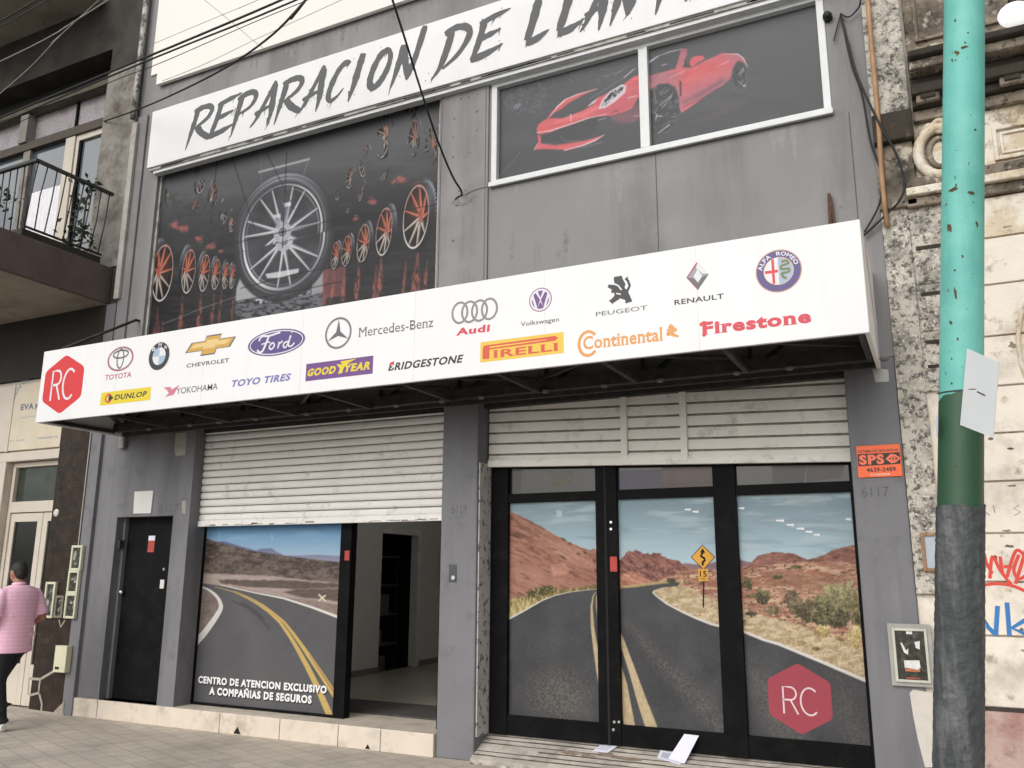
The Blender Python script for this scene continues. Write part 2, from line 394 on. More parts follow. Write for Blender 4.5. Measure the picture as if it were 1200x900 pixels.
BLACKRUB = M('black cable rubber', (.012,.012,.012), .6, .1)
def flat(name, r, g, b, k=1.0, rough=.4, **kw): return M(name, lin(r,g,b,k), rough, kw.pop('var',.02), kw.pop('scale',3), **kw)

# ------------------------------------------------------------------ the setting
PAVE = M('pavement tile', (.56,.495,.42), .8, .12, 1.2, .25, 60, grime=(.34,.31,.27), gamt=.6, gscale=1.8, glo=.45, ghi=.72,
         speck=[((.64,.59,.52),.5,11,.56,.72,False),((.22,.195,.165),.6,26,.66,.75,False),((.30,.26,.21),.6,.7,.5,.66,False),((.18,.16,.14),.45,60,.62,.7,False)])
def tile_lines(m, size, dark=.55, rot=0):
    n=m.node_tree; L=n.links; b=n.nodes['Principled BSDF']; src=b.inputs['Base Color'].links[0].from_socket
    g=n.nodes.new('ShaderNodeNewGeometry'); mp=n.nodes.new('ShaderNodeMapping'); mp.inputs['Rotation'].default_value[2]=rot
    br=n.nodes.new('ShaderNodeTexBrick'); br.offset=0; br.inputs['Scale'].default_value=1; br.inputs['Brick Width'].default_value=size; br.inputs['Row Height'].default_value=size
    br.inputs['Mortar Size'].default_value=.011; br.inputs['Color1'].default_value=(1,1,1,1); br.inputs['Color2'].default_value=(.88,.88,.88,1); br.inputs['Mortar'].default_value=(dark,)*3+(1,); br.inputs['Mortar Smooth'].default_value=.6
    mx=n.nodes.new('ShaderNodeMix'); mx.data_type='RGBA'; mx.blend_type='MULTIPLY'; mx.inputs['Factor'].default_value=1
    L.new(g.outputs['Position'],mp.inputs['Vector']); L.new(mp.outputs[0],br.inputs['Vector']); L.new(src,mx.inputs[6]); L.new(br.outputs['Color'],mx.inputs[7]); L.new(mx.outputs[2],b.inputs['Base Color'])
tile_lines(PAVE,.2,.72,.35)
b=MB(); b.box(-40,30,-3.1,.6,-.3,0,PAVE); struct(b,'pavement')
b=MB(); KERB=M('kerb stone',(.3,.29,.27),.8,.15,3,.2,40); b.box(-40,30,-3.3,-3.1,-.3,-.002,KERB); struct(b,'kerb')
b=MB(); ROAD=M('road paled for bounce',(.19,.185,.175),.85,.2,6,.4,90); b.box(-300,300,-300,300,-.5,-.14,ROAD); struct(b,'road')  # road colour raised to bounce light under the canopy

# ------------------------------------------------------------------ the shop
shop = thing('shop_building',(-4.7,0,0),'grey painted two storey tyre and rim shop with two half raised shutters and printed windows','building')
XL,XR = -9.12,-.2
# upper wall with the two window openings
WH=(-8.65,-4.40,4.10,6.68); CW=(-3.77,-.50,5.47,6.70)
b=MB(); wall_holes(b,XL,XR,3.3,9.6,0,.35,[WH,CW],GREY_UP)
b.quad((XL,.35,3.3),(XR,.35,3.3),(XR,.35,9.6),(XL,.35,9.6),DARK)
b.build('upper_wall',shop)
# shallow relief: pilaster between the windows, corner trim, panel joints
b=MB(); b.box(-4.385,-3.80,-.022,-.001,4.0,6.70,GREY_UP); b.box(XL,-8.93,-.03,-.001,3.3,7.55,GREY_UP); build_each(b,'wall_pilaster',shop,.006)
JO=M('dark joint',(.10,.095,.09),.9)
b=MB()
for x in (-2.05,-.37): b.box(x-.004,x+.004,-.002,.0,4.0,5.44,JO)
for x in (-4.36,-3.83): b.box(x-.003,x+.003,-.0245,-.0225,4.0,6.69,JO)
build_each(b,'panel_joint',shop)
b=MB()                                       # drill holes and the big cable hole
def hole(px,py,r,y=-.0235,m=DARK):
    p=at(px,py,y); b.add([(p.x+math.cos(k*.785)*r*random.uniform(.7,1.2),y,p.z+math.sin(k*.785)*r*random.uniform(.7,1.2)) for k in range(8)],[tuple(range(8))],m)
for q in ((532.5,118),(540.5,116),(549,114),(560,110.5),(532.5,139),(559,131),(531,160),(559,153),(531,184),(551,179),(531,282),(546,223),(538,224)): hole(*q,random.uniform(.007,.014),m=JO)
hole(537,235.5,.062); build_each(b,'drill_hole',shop)
SMUDGE=M('wall smudge',lin(128,125,125,1.0),.8,.3,20); PATCHD=M('patched plaster',lin(145,142,142,1.0),.8,.1,20)
b=MB()
BK=[0]
def lift(): BK[0]+=1; return (BK[0]%50)*8e-6
def blob(mb,c,rx,rz,y,m,n=14,j=.3):
    y-=lift()
    mb.add([(c[0]+math.cos(2*math.pi*k/n)*rx*random.uniform(1-j,1+j),y,c[1]+math.sin(2*math.pi*k/n)*rz*random.uniform(1-j,1+j)) for k in range(n)],[tuple(range(n))],m)
for (px,py,rx,rz) in ((553,233,.10,.02),(546,236,.14,.05),(663,283,.03,.11),(598,290,.025,.025),(600,300,.02,.03),(655,297,.03,.04),(770,275,.02,.02),(765,285,.015,.02),(990,133,.03,.012),(985,243,.02,.014),(748,307,.02,.015),(820,290,.05,.012)):
    p=at(px,py,-.0012); yy=-.0012 if px>575 else -.0236
    blob(b,(p.x,p.z),rx,rz,yy,SMUDGE)
build_each(b,'wall_stain',shop)
# drips under the white panel
b=MB(); DRIP=M('soot drips',lin(128,125,124,1.0),.8,.3,14)
for k in range(40):
    x=random.uniform(-8.8,-3); l=random.uniform(.05,.3)*(1 if random.random()<.8 else 1.3); w_=random.uniform(.01,.05)
    z1=7.915; yy=-.0013-lift(); b.add([(x-w_,yy,z1),(x+w_,yy,z1),(x+w_*.6,yy,z1-l*.6),(x,yy,z1-l),(x-w_*.7,yy,z1-l*.7)],[(0,4,3,2,1)],DRIP)
for k in range(7):
    x=random.uniform(-3.6,-.7); l=random.uniform(.1,.5); w_=random.uniform(.02,.07); yy=-.0013-lift(); b.add([(x-w_,yy,5.43),(x+w_,yy,5.43),(x+w_*.3,yy,5.43-l),(x-w_*.3,yy,5.43-l*.9)],[(0,3,2,1)],PATCHD)
build_each(b,'water_stain',shop)
# white storey above
b=MB(); b.box(-8.96,XR,-.02,-.001,8.13,9.6,CREAM); b.box(-8.78,XR,-.07,-.021,7.92,9.6,CREAM); build_each(b,'parapet_panel',shop,.004)

# ground floor piers: door bay with its opening, column, right pier
DO=(-8.75,-7.83,.2,2.25)
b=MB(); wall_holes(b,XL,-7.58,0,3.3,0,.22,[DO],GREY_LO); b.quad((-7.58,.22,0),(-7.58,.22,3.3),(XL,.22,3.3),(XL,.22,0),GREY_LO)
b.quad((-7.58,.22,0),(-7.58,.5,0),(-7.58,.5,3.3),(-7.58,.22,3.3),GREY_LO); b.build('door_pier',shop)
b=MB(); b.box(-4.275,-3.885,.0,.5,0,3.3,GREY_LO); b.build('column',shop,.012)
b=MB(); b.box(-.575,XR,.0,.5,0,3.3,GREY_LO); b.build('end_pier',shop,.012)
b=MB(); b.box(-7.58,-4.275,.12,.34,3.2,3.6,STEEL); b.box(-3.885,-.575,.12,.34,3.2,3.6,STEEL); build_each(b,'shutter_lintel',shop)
b=MB(); b.box(-3.884,-3.872,.03,.26,.2,2.66,M('peeling white paint',(.55,.54,.52),.7,.1,6,grime=(.1,.1,.1),gamt=.9,gscale=14,glo=.55,ghi=.6)); b.build('shutter_guide',shop)
# small marks on the piers
b=MB()
def patch(mb,q,y,m):
    y-=lift(); mb.add([tuple(at(px,py,y)) for px,py in q],[tuple(range(len(q)))],m)
LP=M('filler patch',lin(165,160,152,.9),.8,.15,12)
patch(b,[(206,508),(218.5,507),(217,533),(206,535),(204.5,528)],-.0015,LP)
patch(b,[(1022,432),(1041,433),(1042,447),(1026,448)],-.0015,M('white filler',lin(200,200,195,.9),.8,.1,12))
patch(b,[(213,587),(218,586),(217,602),(213,601)],-.0015,LP)
patch(b,[(1066,812),(1070,808),(1093,812),(1094,899),(1084,899),(1076,868),(1070,838)],-.0015,M('bare white plaster',lin(215,208,200,.9),.8,.06,12))
build_each(b,'plaster_patch',shop)
NUM=M('faint number paint',lin(98,98,101,.85),.7,.35,60)
pr=Print(-.0008); pr.tpx('6117',(186,601),(210,590),NUM,bold=-.004); pr.build('house_number',shop)
pr=Print(-.0008); pr.tpx('6119',(529,602),(547,591),NUM,bold=-.004); pr.build('house_number',shop)
pr=Print(-.0008); pr.tpx('6117',(1010,583),(1041,570),NUM,bold=-.004); pr.build('house_number',shop)
b=MB(); p=at(531,673,0); b.box(p.x-.045,p.x+.04,-.003,-.0005,p.z-.075,p.z+.09,M('keyswitch plate',(.07,.07,.075),.5)); b.build('key_switch',shop)
b=MB(); p=at(532,677,0); b.tube([(p.x,-.018,p.z),(p.x,-.003,p.z)],.02,CHROME,10); b.build('key_cylinder',shop)

# plinth of cream tiles, and the step it carries
b=MB(); b.box(-9.165,-4.285,-.03,.6,.0,.2,TILE)
b.build('tiled_plinth',shop,.006)
b=MB()
for x in (-8.72,-6.87,-6.07,-5.35,-4.86): b.box(x-.003,x+.003,-.0325,-.0305,.0,.198,JO)
for (x,r_) in ((-6.62,.05),(-5.0,.03)): b.add([(x-r_,-.0325,.012),(x+r_,-.0325,.012),(x,-.0325,.012+r_*1.4)],[(0,1,2)],DARK)
build_each(b,'tile_joint',shop)

# black entrance door
dr=MB(); dr.box(-8.75,-7.83,.15,.19,.2,2.25,BLACKD); door=dr.build('entrance_door',shop)
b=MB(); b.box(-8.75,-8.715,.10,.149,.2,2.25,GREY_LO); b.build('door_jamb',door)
b=MB(); p=at(144.5,694,.15); b.ball((p.x,.12,p.z),.035,.03,.03,CHROME); b.tube([(p.x,.15,p.z),(p.x,.12,p.z)],.014,CHROME); b.build('door_knob',door)
b=MB(); p=at(191,684.5,.15); b.box(p.x-.035,p.x+.03,.135,.15,p.z-.05,p.z+.05,M('white lock plate',(.7,.7,.68),.5)); b.build('lock_plate',door,.004)
b=MB(); p=at(192.5,667,.15); b.tube([(p.x,.14,p.z),(p.x,.15,p.z)],.016,CHROME); b.build('key_cylinder',door)
b=MB(); p=at(177.5,638,.149); b.box(p.x-.055,p.x+.05,.147,.1495,p.z+.045,p.z+.10,PAPER); b.box(p.x-.055,p.x+.05,.147,.1495,p.z-.09,p.z+.044,M('sticker red',lin(178,72,62,.9),.6,.3,60)); b.build('warning_sticker',door)
b=MB(); p=at(137,638,.04); b.box(-8.748,-8.70,.03,.09,p.z-.05,p.z+.05,STEEL); b.build('door_closer',door)

# ---- roller shutters
def shutter(x0,x1,zb0,zb1,zt,y,pitch,depth,m,name,flatslat=False):
    b=MB(); n=int((zt-min(zb0,zb1))/pitch)+1
    prof=[]
    for i in range(n+1):
        z=i*pitch
        if flatslat: prof+=[(z+.006,0,0),(z+pitch*.86,0,0),(z+pitch*.88,.016,1),(z+pitch*1.0,.016,1)]
        else: prof+=[(z+.004,.0,0),(z+pitch*.25,-depth*.85,0),(z+pitch*.5,-depth,0),(z+pitch*.75,-depth*.8,0),(z+pitch*.9,0,0),(z+pitch*.95,.012,1)]
    for i in range(len(prof)-1):
        (za,ya,ga),(zc,yc,gc)=prof[i],prof[i+1]
        b.quad((x0,y+ya,zb0+za),(x1,y+ya,zb1+za),(x1,y+yc,zb1+zc),(x0,y+yc,zb0+zc), GROOVE if (ga or gc) and not (ga==0 and flatslat and False) else m)
    return b.build(name,shop)
s1=shutter(-7.578,-4.278,2.185,2.185,3.3,.16,.083,.016,SHUT,'roller_shutter')
b=MB(); b.box(-7.578,-4.278,.13,.17,2.125,2.187,SHUT); b.build('bottom_bar',s1,.004)
b=MB()
for k in range(26):
    x=random.uniform(-7.5,-4.4); w_=random.uniform(.03,.14); z=random.uniform(2.127,2.14); b.box(x,x+w_,.1285,.1297,z,z+random.uniform(.004,.016),GROOVE)
build_each(b,'rust_mark',s1)
RB0,RB1=2.65,2.535                           # this one hangs a little askew
s2=shutter(-3.868,-.577,RB0,RB1,3.34,.2,.105,.01,SHUT2,'roller_shutter',True)
def askew(x): return RB0+(RB1-RB0)*(x+3.868)/(3.868-.577)
def skew_box(mb,x0,x1,y0,y1,dz0,dz1,m):
    a0,a1=askew(x0),askew(x1); mb.hexa([(x0,y0,a0+dz0),(x1,y0,a1+dz0),(x1,y0,a1+dz1),(x0,y0,a0+dz1),(x0,y1,a0+dz0),(x1,y1,a1+dz0),(x1,y1,a1+dz1),(x0,y1,a0+dz1)],m)
b=MB(); skew_box(b,-3.868,-.577,.17,.22,-.02,.045,SHUT2); b.build('bottom_bar',s2,.004)
xa,xb=at(731,500,.18).x,at(801,500,.18).x
b=MB(); skew_box(b,xa-.03,xa+.03,.165,.21,.0,.75,SHUT2); skew_box(b,xb-.03,xb+.03,.165,.21,.0,.75,SHUT2); skew_box(b,xa+.03,xb-.03,.168,.21,.01,.07,SHUT2); skew_box(b,xa+.03,xb-.03,.168,.21,.66,.72,SHUT2)
b.build('wicket_frame',s2,.004)

# ---- threshold of worn ribbed planks in front of the glass doors
STEP_=M('worn ribbed threshold',(.50,.46,.40),.8,.15,6,.3,50,grime=(.2,.17,.14),gamt=.75,gscale=5,glo=.48,ghi=.7)
SL0,SLK=.04,.44                              # the slope: z = SL0 + SLK*(y+.06)
def atslope(px,py,lift_=.0):
    d=ray(px,py); k=(SL0+SLK*(.06-D)+lift_-CAMH)/(d.z-SLK*d.y); return Vector((0,-D,CAMH))+d*k
b=MB(); zs_=lambda y: SL0+SLK*(y+.06)
b.hexa([(-3.884,-.06,.0),(-.577,-.06,.0),(-.577,-.06,zs_(-.06)),(-3.884,-.06,zs_(-.06)),(-3.884,.31,.0),(-.577,.31,.0),(-.577,.31,zs_(.31)),(-3.884,.31,zs_(.31))],STEP_)
GAPD=M('threshold gap dirt',(.10,.085,.07),.9,.4,20); STNB=M('brown threshold stain',(.26,.20,.15),.9,.3,12)
for y,a_,c_ in ((-.012,-3.884,-2.3),(.04,-3.884,-.577),(.095,-3.3,-.577),(.15,-3.884,-.577),(.205,-3.884,-.577),(.255,-3.884,-.9)):
    x=a_
    while x<c_:                               # worn, uneven joint between two boards
        l=min(random.uniform(.15,.5),c_-x); w_=random.uniform(.010,.017); y2=y+random.uniform(-.002,.002); y3=y2+w_
        b.hexa([(x,y2,zs_(y2)-.004),(x+l,y2,zs_(y2)-.004),(x+l,y2,zs_(y2)+.001),(x,y2,zs_(y2)+.001),(x,y3,zs_(y3)-.004),(x+l,y3,zs_(y3)-.004),(x+l,y3,zs_(y3)+.001),(x,y3,zs_(y3)+.001)],GAPD); x+=l+.0005
for k in range(9):
    cx_,cy_=-2.75+random.uniform(-.25,.35),.17+random.uniform(-.05,.04); l_=lift()+.0015
    b.add([(cx_+math.cos(t*.7)*random.uniform(.04,.12),cy_+math.sin(t*.7)*.02,zs_(cy_+math.sin(t*.7)*.02)+l_) for t in range(9)],[tuple(range(9))],STNB)
b.box(-3.884,-.577,.31,.6,.0,.2,STEP_)
for k in range(70):
    x=random.uniform(-3.9,-.6); b.ball((x,-.075+random.uniform(-.03,.02),.006),random.uniform(.01,.06),random.uniform(.01,.025),random.uniform(.008,.03),STEP_,6,4)
b.build('ribbed_threshold',shop)

# ---- interior seen through the open bay
b=MB(); b.box(-7.56,-.5,.5,6.5,.05,.198,INT_FLOOR); b.build('interior_floor',shop); tile_lines(INT_FLOOR,.4,.85)
sd0,sd1,sdt=3.68,4.66,2.2
b=MB()
for (y0,y1,z0,z1) in ((.5,sd0,.2,3.2),(sd1,6.5,.2,3.2),(sd0,sd1,sdt,3.2)): b.box(-7.62,-7.5,y0,y1,z0,z1,INT_WALL)
b.box(-7.62,-.5,6.4,6.5,.2,3.2,INT_WALL); b.box(-7.62,-.4,.5,6.5,3.2,3.25,INT_WALL); b.box(-.6,-.5,.5,6.4,.2,3.2,INT_WALL)
b.box(-3.95,-3.885,.5,6.4,.2,3.2,INT_WALL)
build_each(b,'interior_wall',shop)
b=MB(); b.box(-7.5,-7.485,sd1,sd1+.09,.2,sdt+.08,M('white door frame',(.7,.69,.66),.5)); b.box(-7.5,-7.485,sd0-.04,sd1,sdt,sdt+.08,MATS['white door frame']); build_each(b,'inner_door_frame',shop)
b=MB(); b.box(-7.5,-7.49,.5,sd0,.2,.28,M('skirting board',(.2,.19,.17),.6)); b.box(-7.5,-7.49,sd1+.1,6.4,.2,.28,MATS['skirting board']); build_each(b,'skirting',shop)
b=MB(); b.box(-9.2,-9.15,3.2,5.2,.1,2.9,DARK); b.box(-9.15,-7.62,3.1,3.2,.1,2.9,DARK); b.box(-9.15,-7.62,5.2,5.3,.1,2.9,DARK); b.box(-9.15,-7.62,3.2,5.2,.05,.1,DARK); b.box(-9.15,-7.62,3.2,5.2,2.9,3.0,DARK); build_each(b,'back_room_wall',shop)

rack=thing('storage_shelf',(-8.3,4.2,.1),'dark metal storage shelf in the unlit back room doorway','shelf')
b=MB()
for x in (-8.5,-8.0):
    for y in (3.7,4.85): b.box(x-.015,x+.015,y-.015,y+.015,.1,2.0,STEEL)
build_each(b,'upright',rack)
for z in (.5,.95,1.4,1.85):
    b=MB(); b.box(-8.52,-7.98,3.68,4.87,z,z+.03,M('grey shelf board',(.09,.09,.09),.6)); b.build('shelf_board',rack)
for k,(y,z,wd,h_) in enumerate(((3.9,.53,.3,.25),(4.3,.53,.3,.2),(4.05,.98,.34,.22),(4.5,.98,.25,.3),(4.2,1.43,.3,.2),(4.4,.1,.35,.24))):
    o=MB(); o.box(-8.3,-7.99,y-wd/2,y+wd/2,z,z+h_,M('dusty carton',(.13,.12,.11),.8,.2)); o=o.build('carton')
    tag(o,'dusty carton on the dark shelf in the back room doorway','box','cartons in the back room')

EMT=bpy.data.materials.new('fill tube glow'); EMT.use_nodes=True; EMT.node_tree.nodes['Principled BSDF'].inputs['Emission Color'].default_value=(1,.98,.94,1); EMT.node_tree.nodes['Principled BSDF'].inputs['Emission Strength'].default_value=14  # emission of an unseen tube added to brighten the left bay
tl=thing('fill_tube_lamp',(-5.6,2.6,3.1),'ceiling tube lamp added out of view to light the open left bay','lamp'); b=MB(); b.tube([(-6.3,2.6,3.12),(-4.9,2.6,3.12)],.03,EMT,10); b.build('fill_tube',tl); b=MB(); b.box(-6.35,-4.85,2.55,2.65,3.152,3.198,ALU); b.build('fill_tube_housing',tl)
mat_=MB(); mat_.box(-6.6,-4.4,.62,1.35,.2,.212,M('dark entrance mat',(.07,.065,.06),.95,.3,30)); tag(mat_.build('door_mat'),'dark flat entrance mat on the floor just inside the open left bay','mat')

# ---- left shop window (black frame, printed film) and open bay jamb
YW=.28
fx0,fx1=at(238.3,620,YW).x,at(402.5,617,YW).x; fzb=at(300,829,YW).z; fz1=2.35
win=MB()
for (x0,x1,z0,z1) in ((-7.578,fx0,.2,fz1+.1),(fx1,fx1+.14,.2,fz1+.1),(fx0,fx1,.2,fzb),(fx0,fx1,fz1,fz1+.1)): win.box(x0,x1,YW-.04,YW+.06,z0,z1,BLACKAL)
win=win.build('display_window',shop,.003)
b=MB(); b.box(fx0,fx1,YW+.004,YW+.012,fzb,fz1,GLASS); b.build('window_pane',win)
b=MB(); b.box(-4.40,-4.277,.2,.34,.2,2.5,BLACKAL); b.build('door_jamb',shop,.003)
b=MB(); p=at(407,651,YW-.04); b.box(p.x-.03,p.x+.03,YW-.046,YW-.041,p.z-.05,p.z+.05,RED); b.build('red_sticker',win)

K1=0.9                                      # overall strength of the film inks
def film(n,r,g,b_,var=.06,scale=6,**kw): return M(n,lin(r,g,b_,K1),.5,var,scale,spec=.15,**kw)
cv=Canvas(YW+.0,(fx0,fx1,fzb,fz1),.0055); P,Q=cv.P,cv.Q
cv.C[:]=mix3((98,146,188),(166,188,208),(Q-616)/38); cv.put(.35*sst(.5,.75,fbm(P/40,Q/6,3)),(160,186,208))
cv.put(cv.poly([(228,640),(262,634),(285,641),(300,645),(306,643),(318,642.5),(325,647),(335,651),(352,651),(372,650),(404,652),(404,690),(228,690)],1.5),mix3((104,110,142),(140,144,164),(Q-640)/16))
n=fbm(P/9+Q/14,Q/3.5-P/26,5,5); n2=fbm(P/2.2,Q/1.6,8,3)
cv.put(cv.poly([(220,624),(238,630),(265,638),(298,646),(332,651),(365,655),(410,660),(410,690),(220,690)],1.2,jit=.5),mix3((68,58,55),(118,105,99),sst(.3,.7,n*.65+n2*.35)+(Q-640)/240))
cv.put(cv.poly([(220,671),(320,675),(360,680),(410,684),(410,740),(220,740)],2,jit=.8),mix3((150,134,126),(184,170,162),fbm(P/12,Q/1.5,12)))
for q in ([(256,679),(275,679.8),(300,680),(340,680),(380,683),(410,684),(410,688.5),(350,690),(310,689),(280,686.5),(260,683.5)],[(332,694),(345,690.5),(370,690),(410,690),(410,706),(380,703),(350,699)]): cv.put(cv.poly(q,2,jit=1.4,js=5)*.9,mix3((70,60,54),(112,98,90),fbm(P/4,Q/1.5,15)))
cv.put(cv.poly([(275,688),(300,693),(332,700),(370,704),(410,712),(410,730),(340,706),(300,696)],2),mix3((122,106,100),(160,144,136),fbm(P/3,Q/1.5,18)))
ro=cv.poly([(222,684),(232,683),(262,686.5),(298,694),(332,700),(365,711),(410,728),(410,860),(200,860),(200,700)],1.4)
cv.put(ro,mix3((84,83,86),(98,97,99),fbm(P/16+Q/60,Q/22,20)*.7+fbm(P/1.1,Q/1.1,21,2)*.5-.05))
cv.put(ro*.35*cv.line([(275,700),(300,750),(305,850)],[4,18,34],16),(108,107,109))
for q in ([(272,704),(290,712),(303,722),(315,736)],[(284,707),(297,714),(308,725)]): cv.put(.75*cv.line(q,2.2,2.5),(70,70,73))
di=cv.poly([(205,688),(233,687),(246,692),(254,699),(257.5,705),(258,713),(251,724),(240,740),(226,756),(200,782)],1.2)
cv.put(di,mix3((96,84,80),(158,142,136),fbm(P/2.4,Q/1.8,25,3)*.6+fbm(P/9,Q/7,26)*.5))
wl=cv.line(smooth_pts([(226,684),(236,687.5),(246,692),(254,699),(258,706),(258.5,713),(253,723),(240,741),(226.5,756),(205,782)]),[w for w in np.interp(np.linspace(0,1,46),[0,.3,.6,1],[1,3.2,5.5,9])],1)
cv.put(wl*(.8+.2*fbm(P/2,Q/2,28)),(222,220,216)); cv.put(cv.line([(258,685.5),(298,694.5),(332,701),(365,711.5),(404,726)],[.8,1.3,2,2.6,3.4],1),(222,218,212))
for q,ws in (([(252,687.5),(275,694),(290,701),(303,708.5),(315,717),(328,729),(340,746),(349,761),(360,781),(371,803),(388,842)],[.6,1,1.6,2.2,2.8,3.4,4.2,4.8,5.8,6.6,8]),([(275,692.5),(295,701.5),(308,709),(320,718),(333,729),(344,743),(352,754),(363,770),(377,791),(396,820)],[.5,1.3,1.8,2.4,2.9,3.6,4.2,5,6,7])): cv.put(cv.line(q,ws,1)*(.82+.18*fbm(P/1.6,Q/1.6,30)),(208,176,104))
cv.put(cv.line([(363,768),(377,789),(396,818)],[.5,1.2,1.6],1)*.6,(120,70,62))
for q in ([(374,697),(381,704)],[(381,698),(374,703.5)]): cv.put(cv.line(q,1.8,1),(220,212,186))
for x,y in ((257,626),(318.5,629)): cv.put(.7*cv.line([(x,y-3),(x+.5,y+4)],.8,1),(190,205,212))
cv.build('printed_film',win,K1)
pr=Print(YW-.0006)
F_TX=film('film white lettering',240,240,240); F_TXS=film('film lettering edge',45,45,48)
for dx,dz,m_,ly in ((.012,-.012,F_TXS,11),(0,0,F_TX,12)):
    for (t_,bl,tr) in (('CENTRO DE ATENCION EXCLUSIVO',(232,800.5),(383,805)),('A COMPAÑIAS DE SEGUROS',(245,814),(365.5,815.2))):
        p0=pr.P(*bl); p1=pr.P(*tr); top=p0[1]+.078
        pr.text(t_,p0[0]+dx,p0[1]+dz,p1[0]+dx,top+dz+(.02 if 'Ñ' in t_ else 0),m_,layer=ly,bold=.05)
pr.build('film_lettering',win)

# ---- right bay: black glass doors with one photograph printed across them
YD=.3
def X(px,py=720): return at(px,py,YD).x
panes=[(X(597),X(702)),(X(727.3),X(843.5)),(X(870.5),X(1008.5))]
zb=[at(650,841,YD).z,at(790,854,YD).z,at(950,868.5,YD).z]; zbm=sum(zb)/3; ztp=at(800,583,YD).z; zfl=.2; zfh=2.9
fr=MB(); ztr=ztp+.085
posts=[(-3.86,panes[0][0]),(panes[0][1],panes[1][0]),(panes[1][1],panes[2][0]),(panes[2][1],-.577)]
for x0,x1 in posts: fr.box(x0,x1,YD-.05,YD+.05,zfl,zfh,BLACKAL)
for x0,x1 in panes: fr.box(x0,x1,YD-.04,YD+.05,ztp,ztr,BLACKAL); fr.box(x0,x1,YD-.04,YD+.05,zfl,zbm,BLACKAL)
gd=fr.build('glass_door',shop,.003)
b=MB()
for x0,x1 in ((X(712.5),X(715)),): b.box(x0,x1,YD-.0525,YD-.0505,zfl,zfh,DARK)
b.build('door_gap',gd)
TR=M('transom glass',(.02,.022,.02),.06,.1); 
for x0,x1 in panes:
    b=MB(); b.box(x0,x1,YD+.0,YD+.01,ztr,zfh,TR); b.build('transom_pane',gd)
pr=Print(YD,[(x0,x1,ztr,zfh) for x0,x1 in panes])  # reflections and room tones in the transoms, painted as patches
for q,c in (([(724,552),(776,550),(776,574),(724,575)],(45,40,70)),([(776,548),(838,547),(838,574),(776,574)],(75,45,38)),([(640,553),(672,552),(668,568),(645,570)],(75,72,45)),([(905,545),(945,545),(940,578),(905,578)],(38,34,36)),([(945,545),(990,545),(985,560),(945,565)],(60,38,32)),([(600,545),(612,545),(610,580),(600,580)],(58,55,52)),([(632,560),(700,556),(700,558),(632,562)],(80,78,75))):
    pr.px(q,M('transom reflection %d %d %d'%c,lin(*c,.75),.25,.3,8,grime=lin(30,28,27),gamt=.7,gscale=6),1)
for i in range(3): pr.build('window_lettering' if False else 'painted_reflection',gd,i)
b=MB(); p=at(719.5,661,YD-.05); b.box(p.x-.035,p.x+.03,YD-.054,YD-.0505,p.z-.065,p.z+.065,RED); b.build('red_sticker',gd)
b=MB()
for q in ((720,846),(725.5,846),(719,855),(716,612),(716,620)): p=at(*q,YD-.05); b.tube([(p.x,YD-.056,p.z),(p.x,YD-.0505,p.z)],.012,CHROME)
build_each(b,'lock_screw',gd)

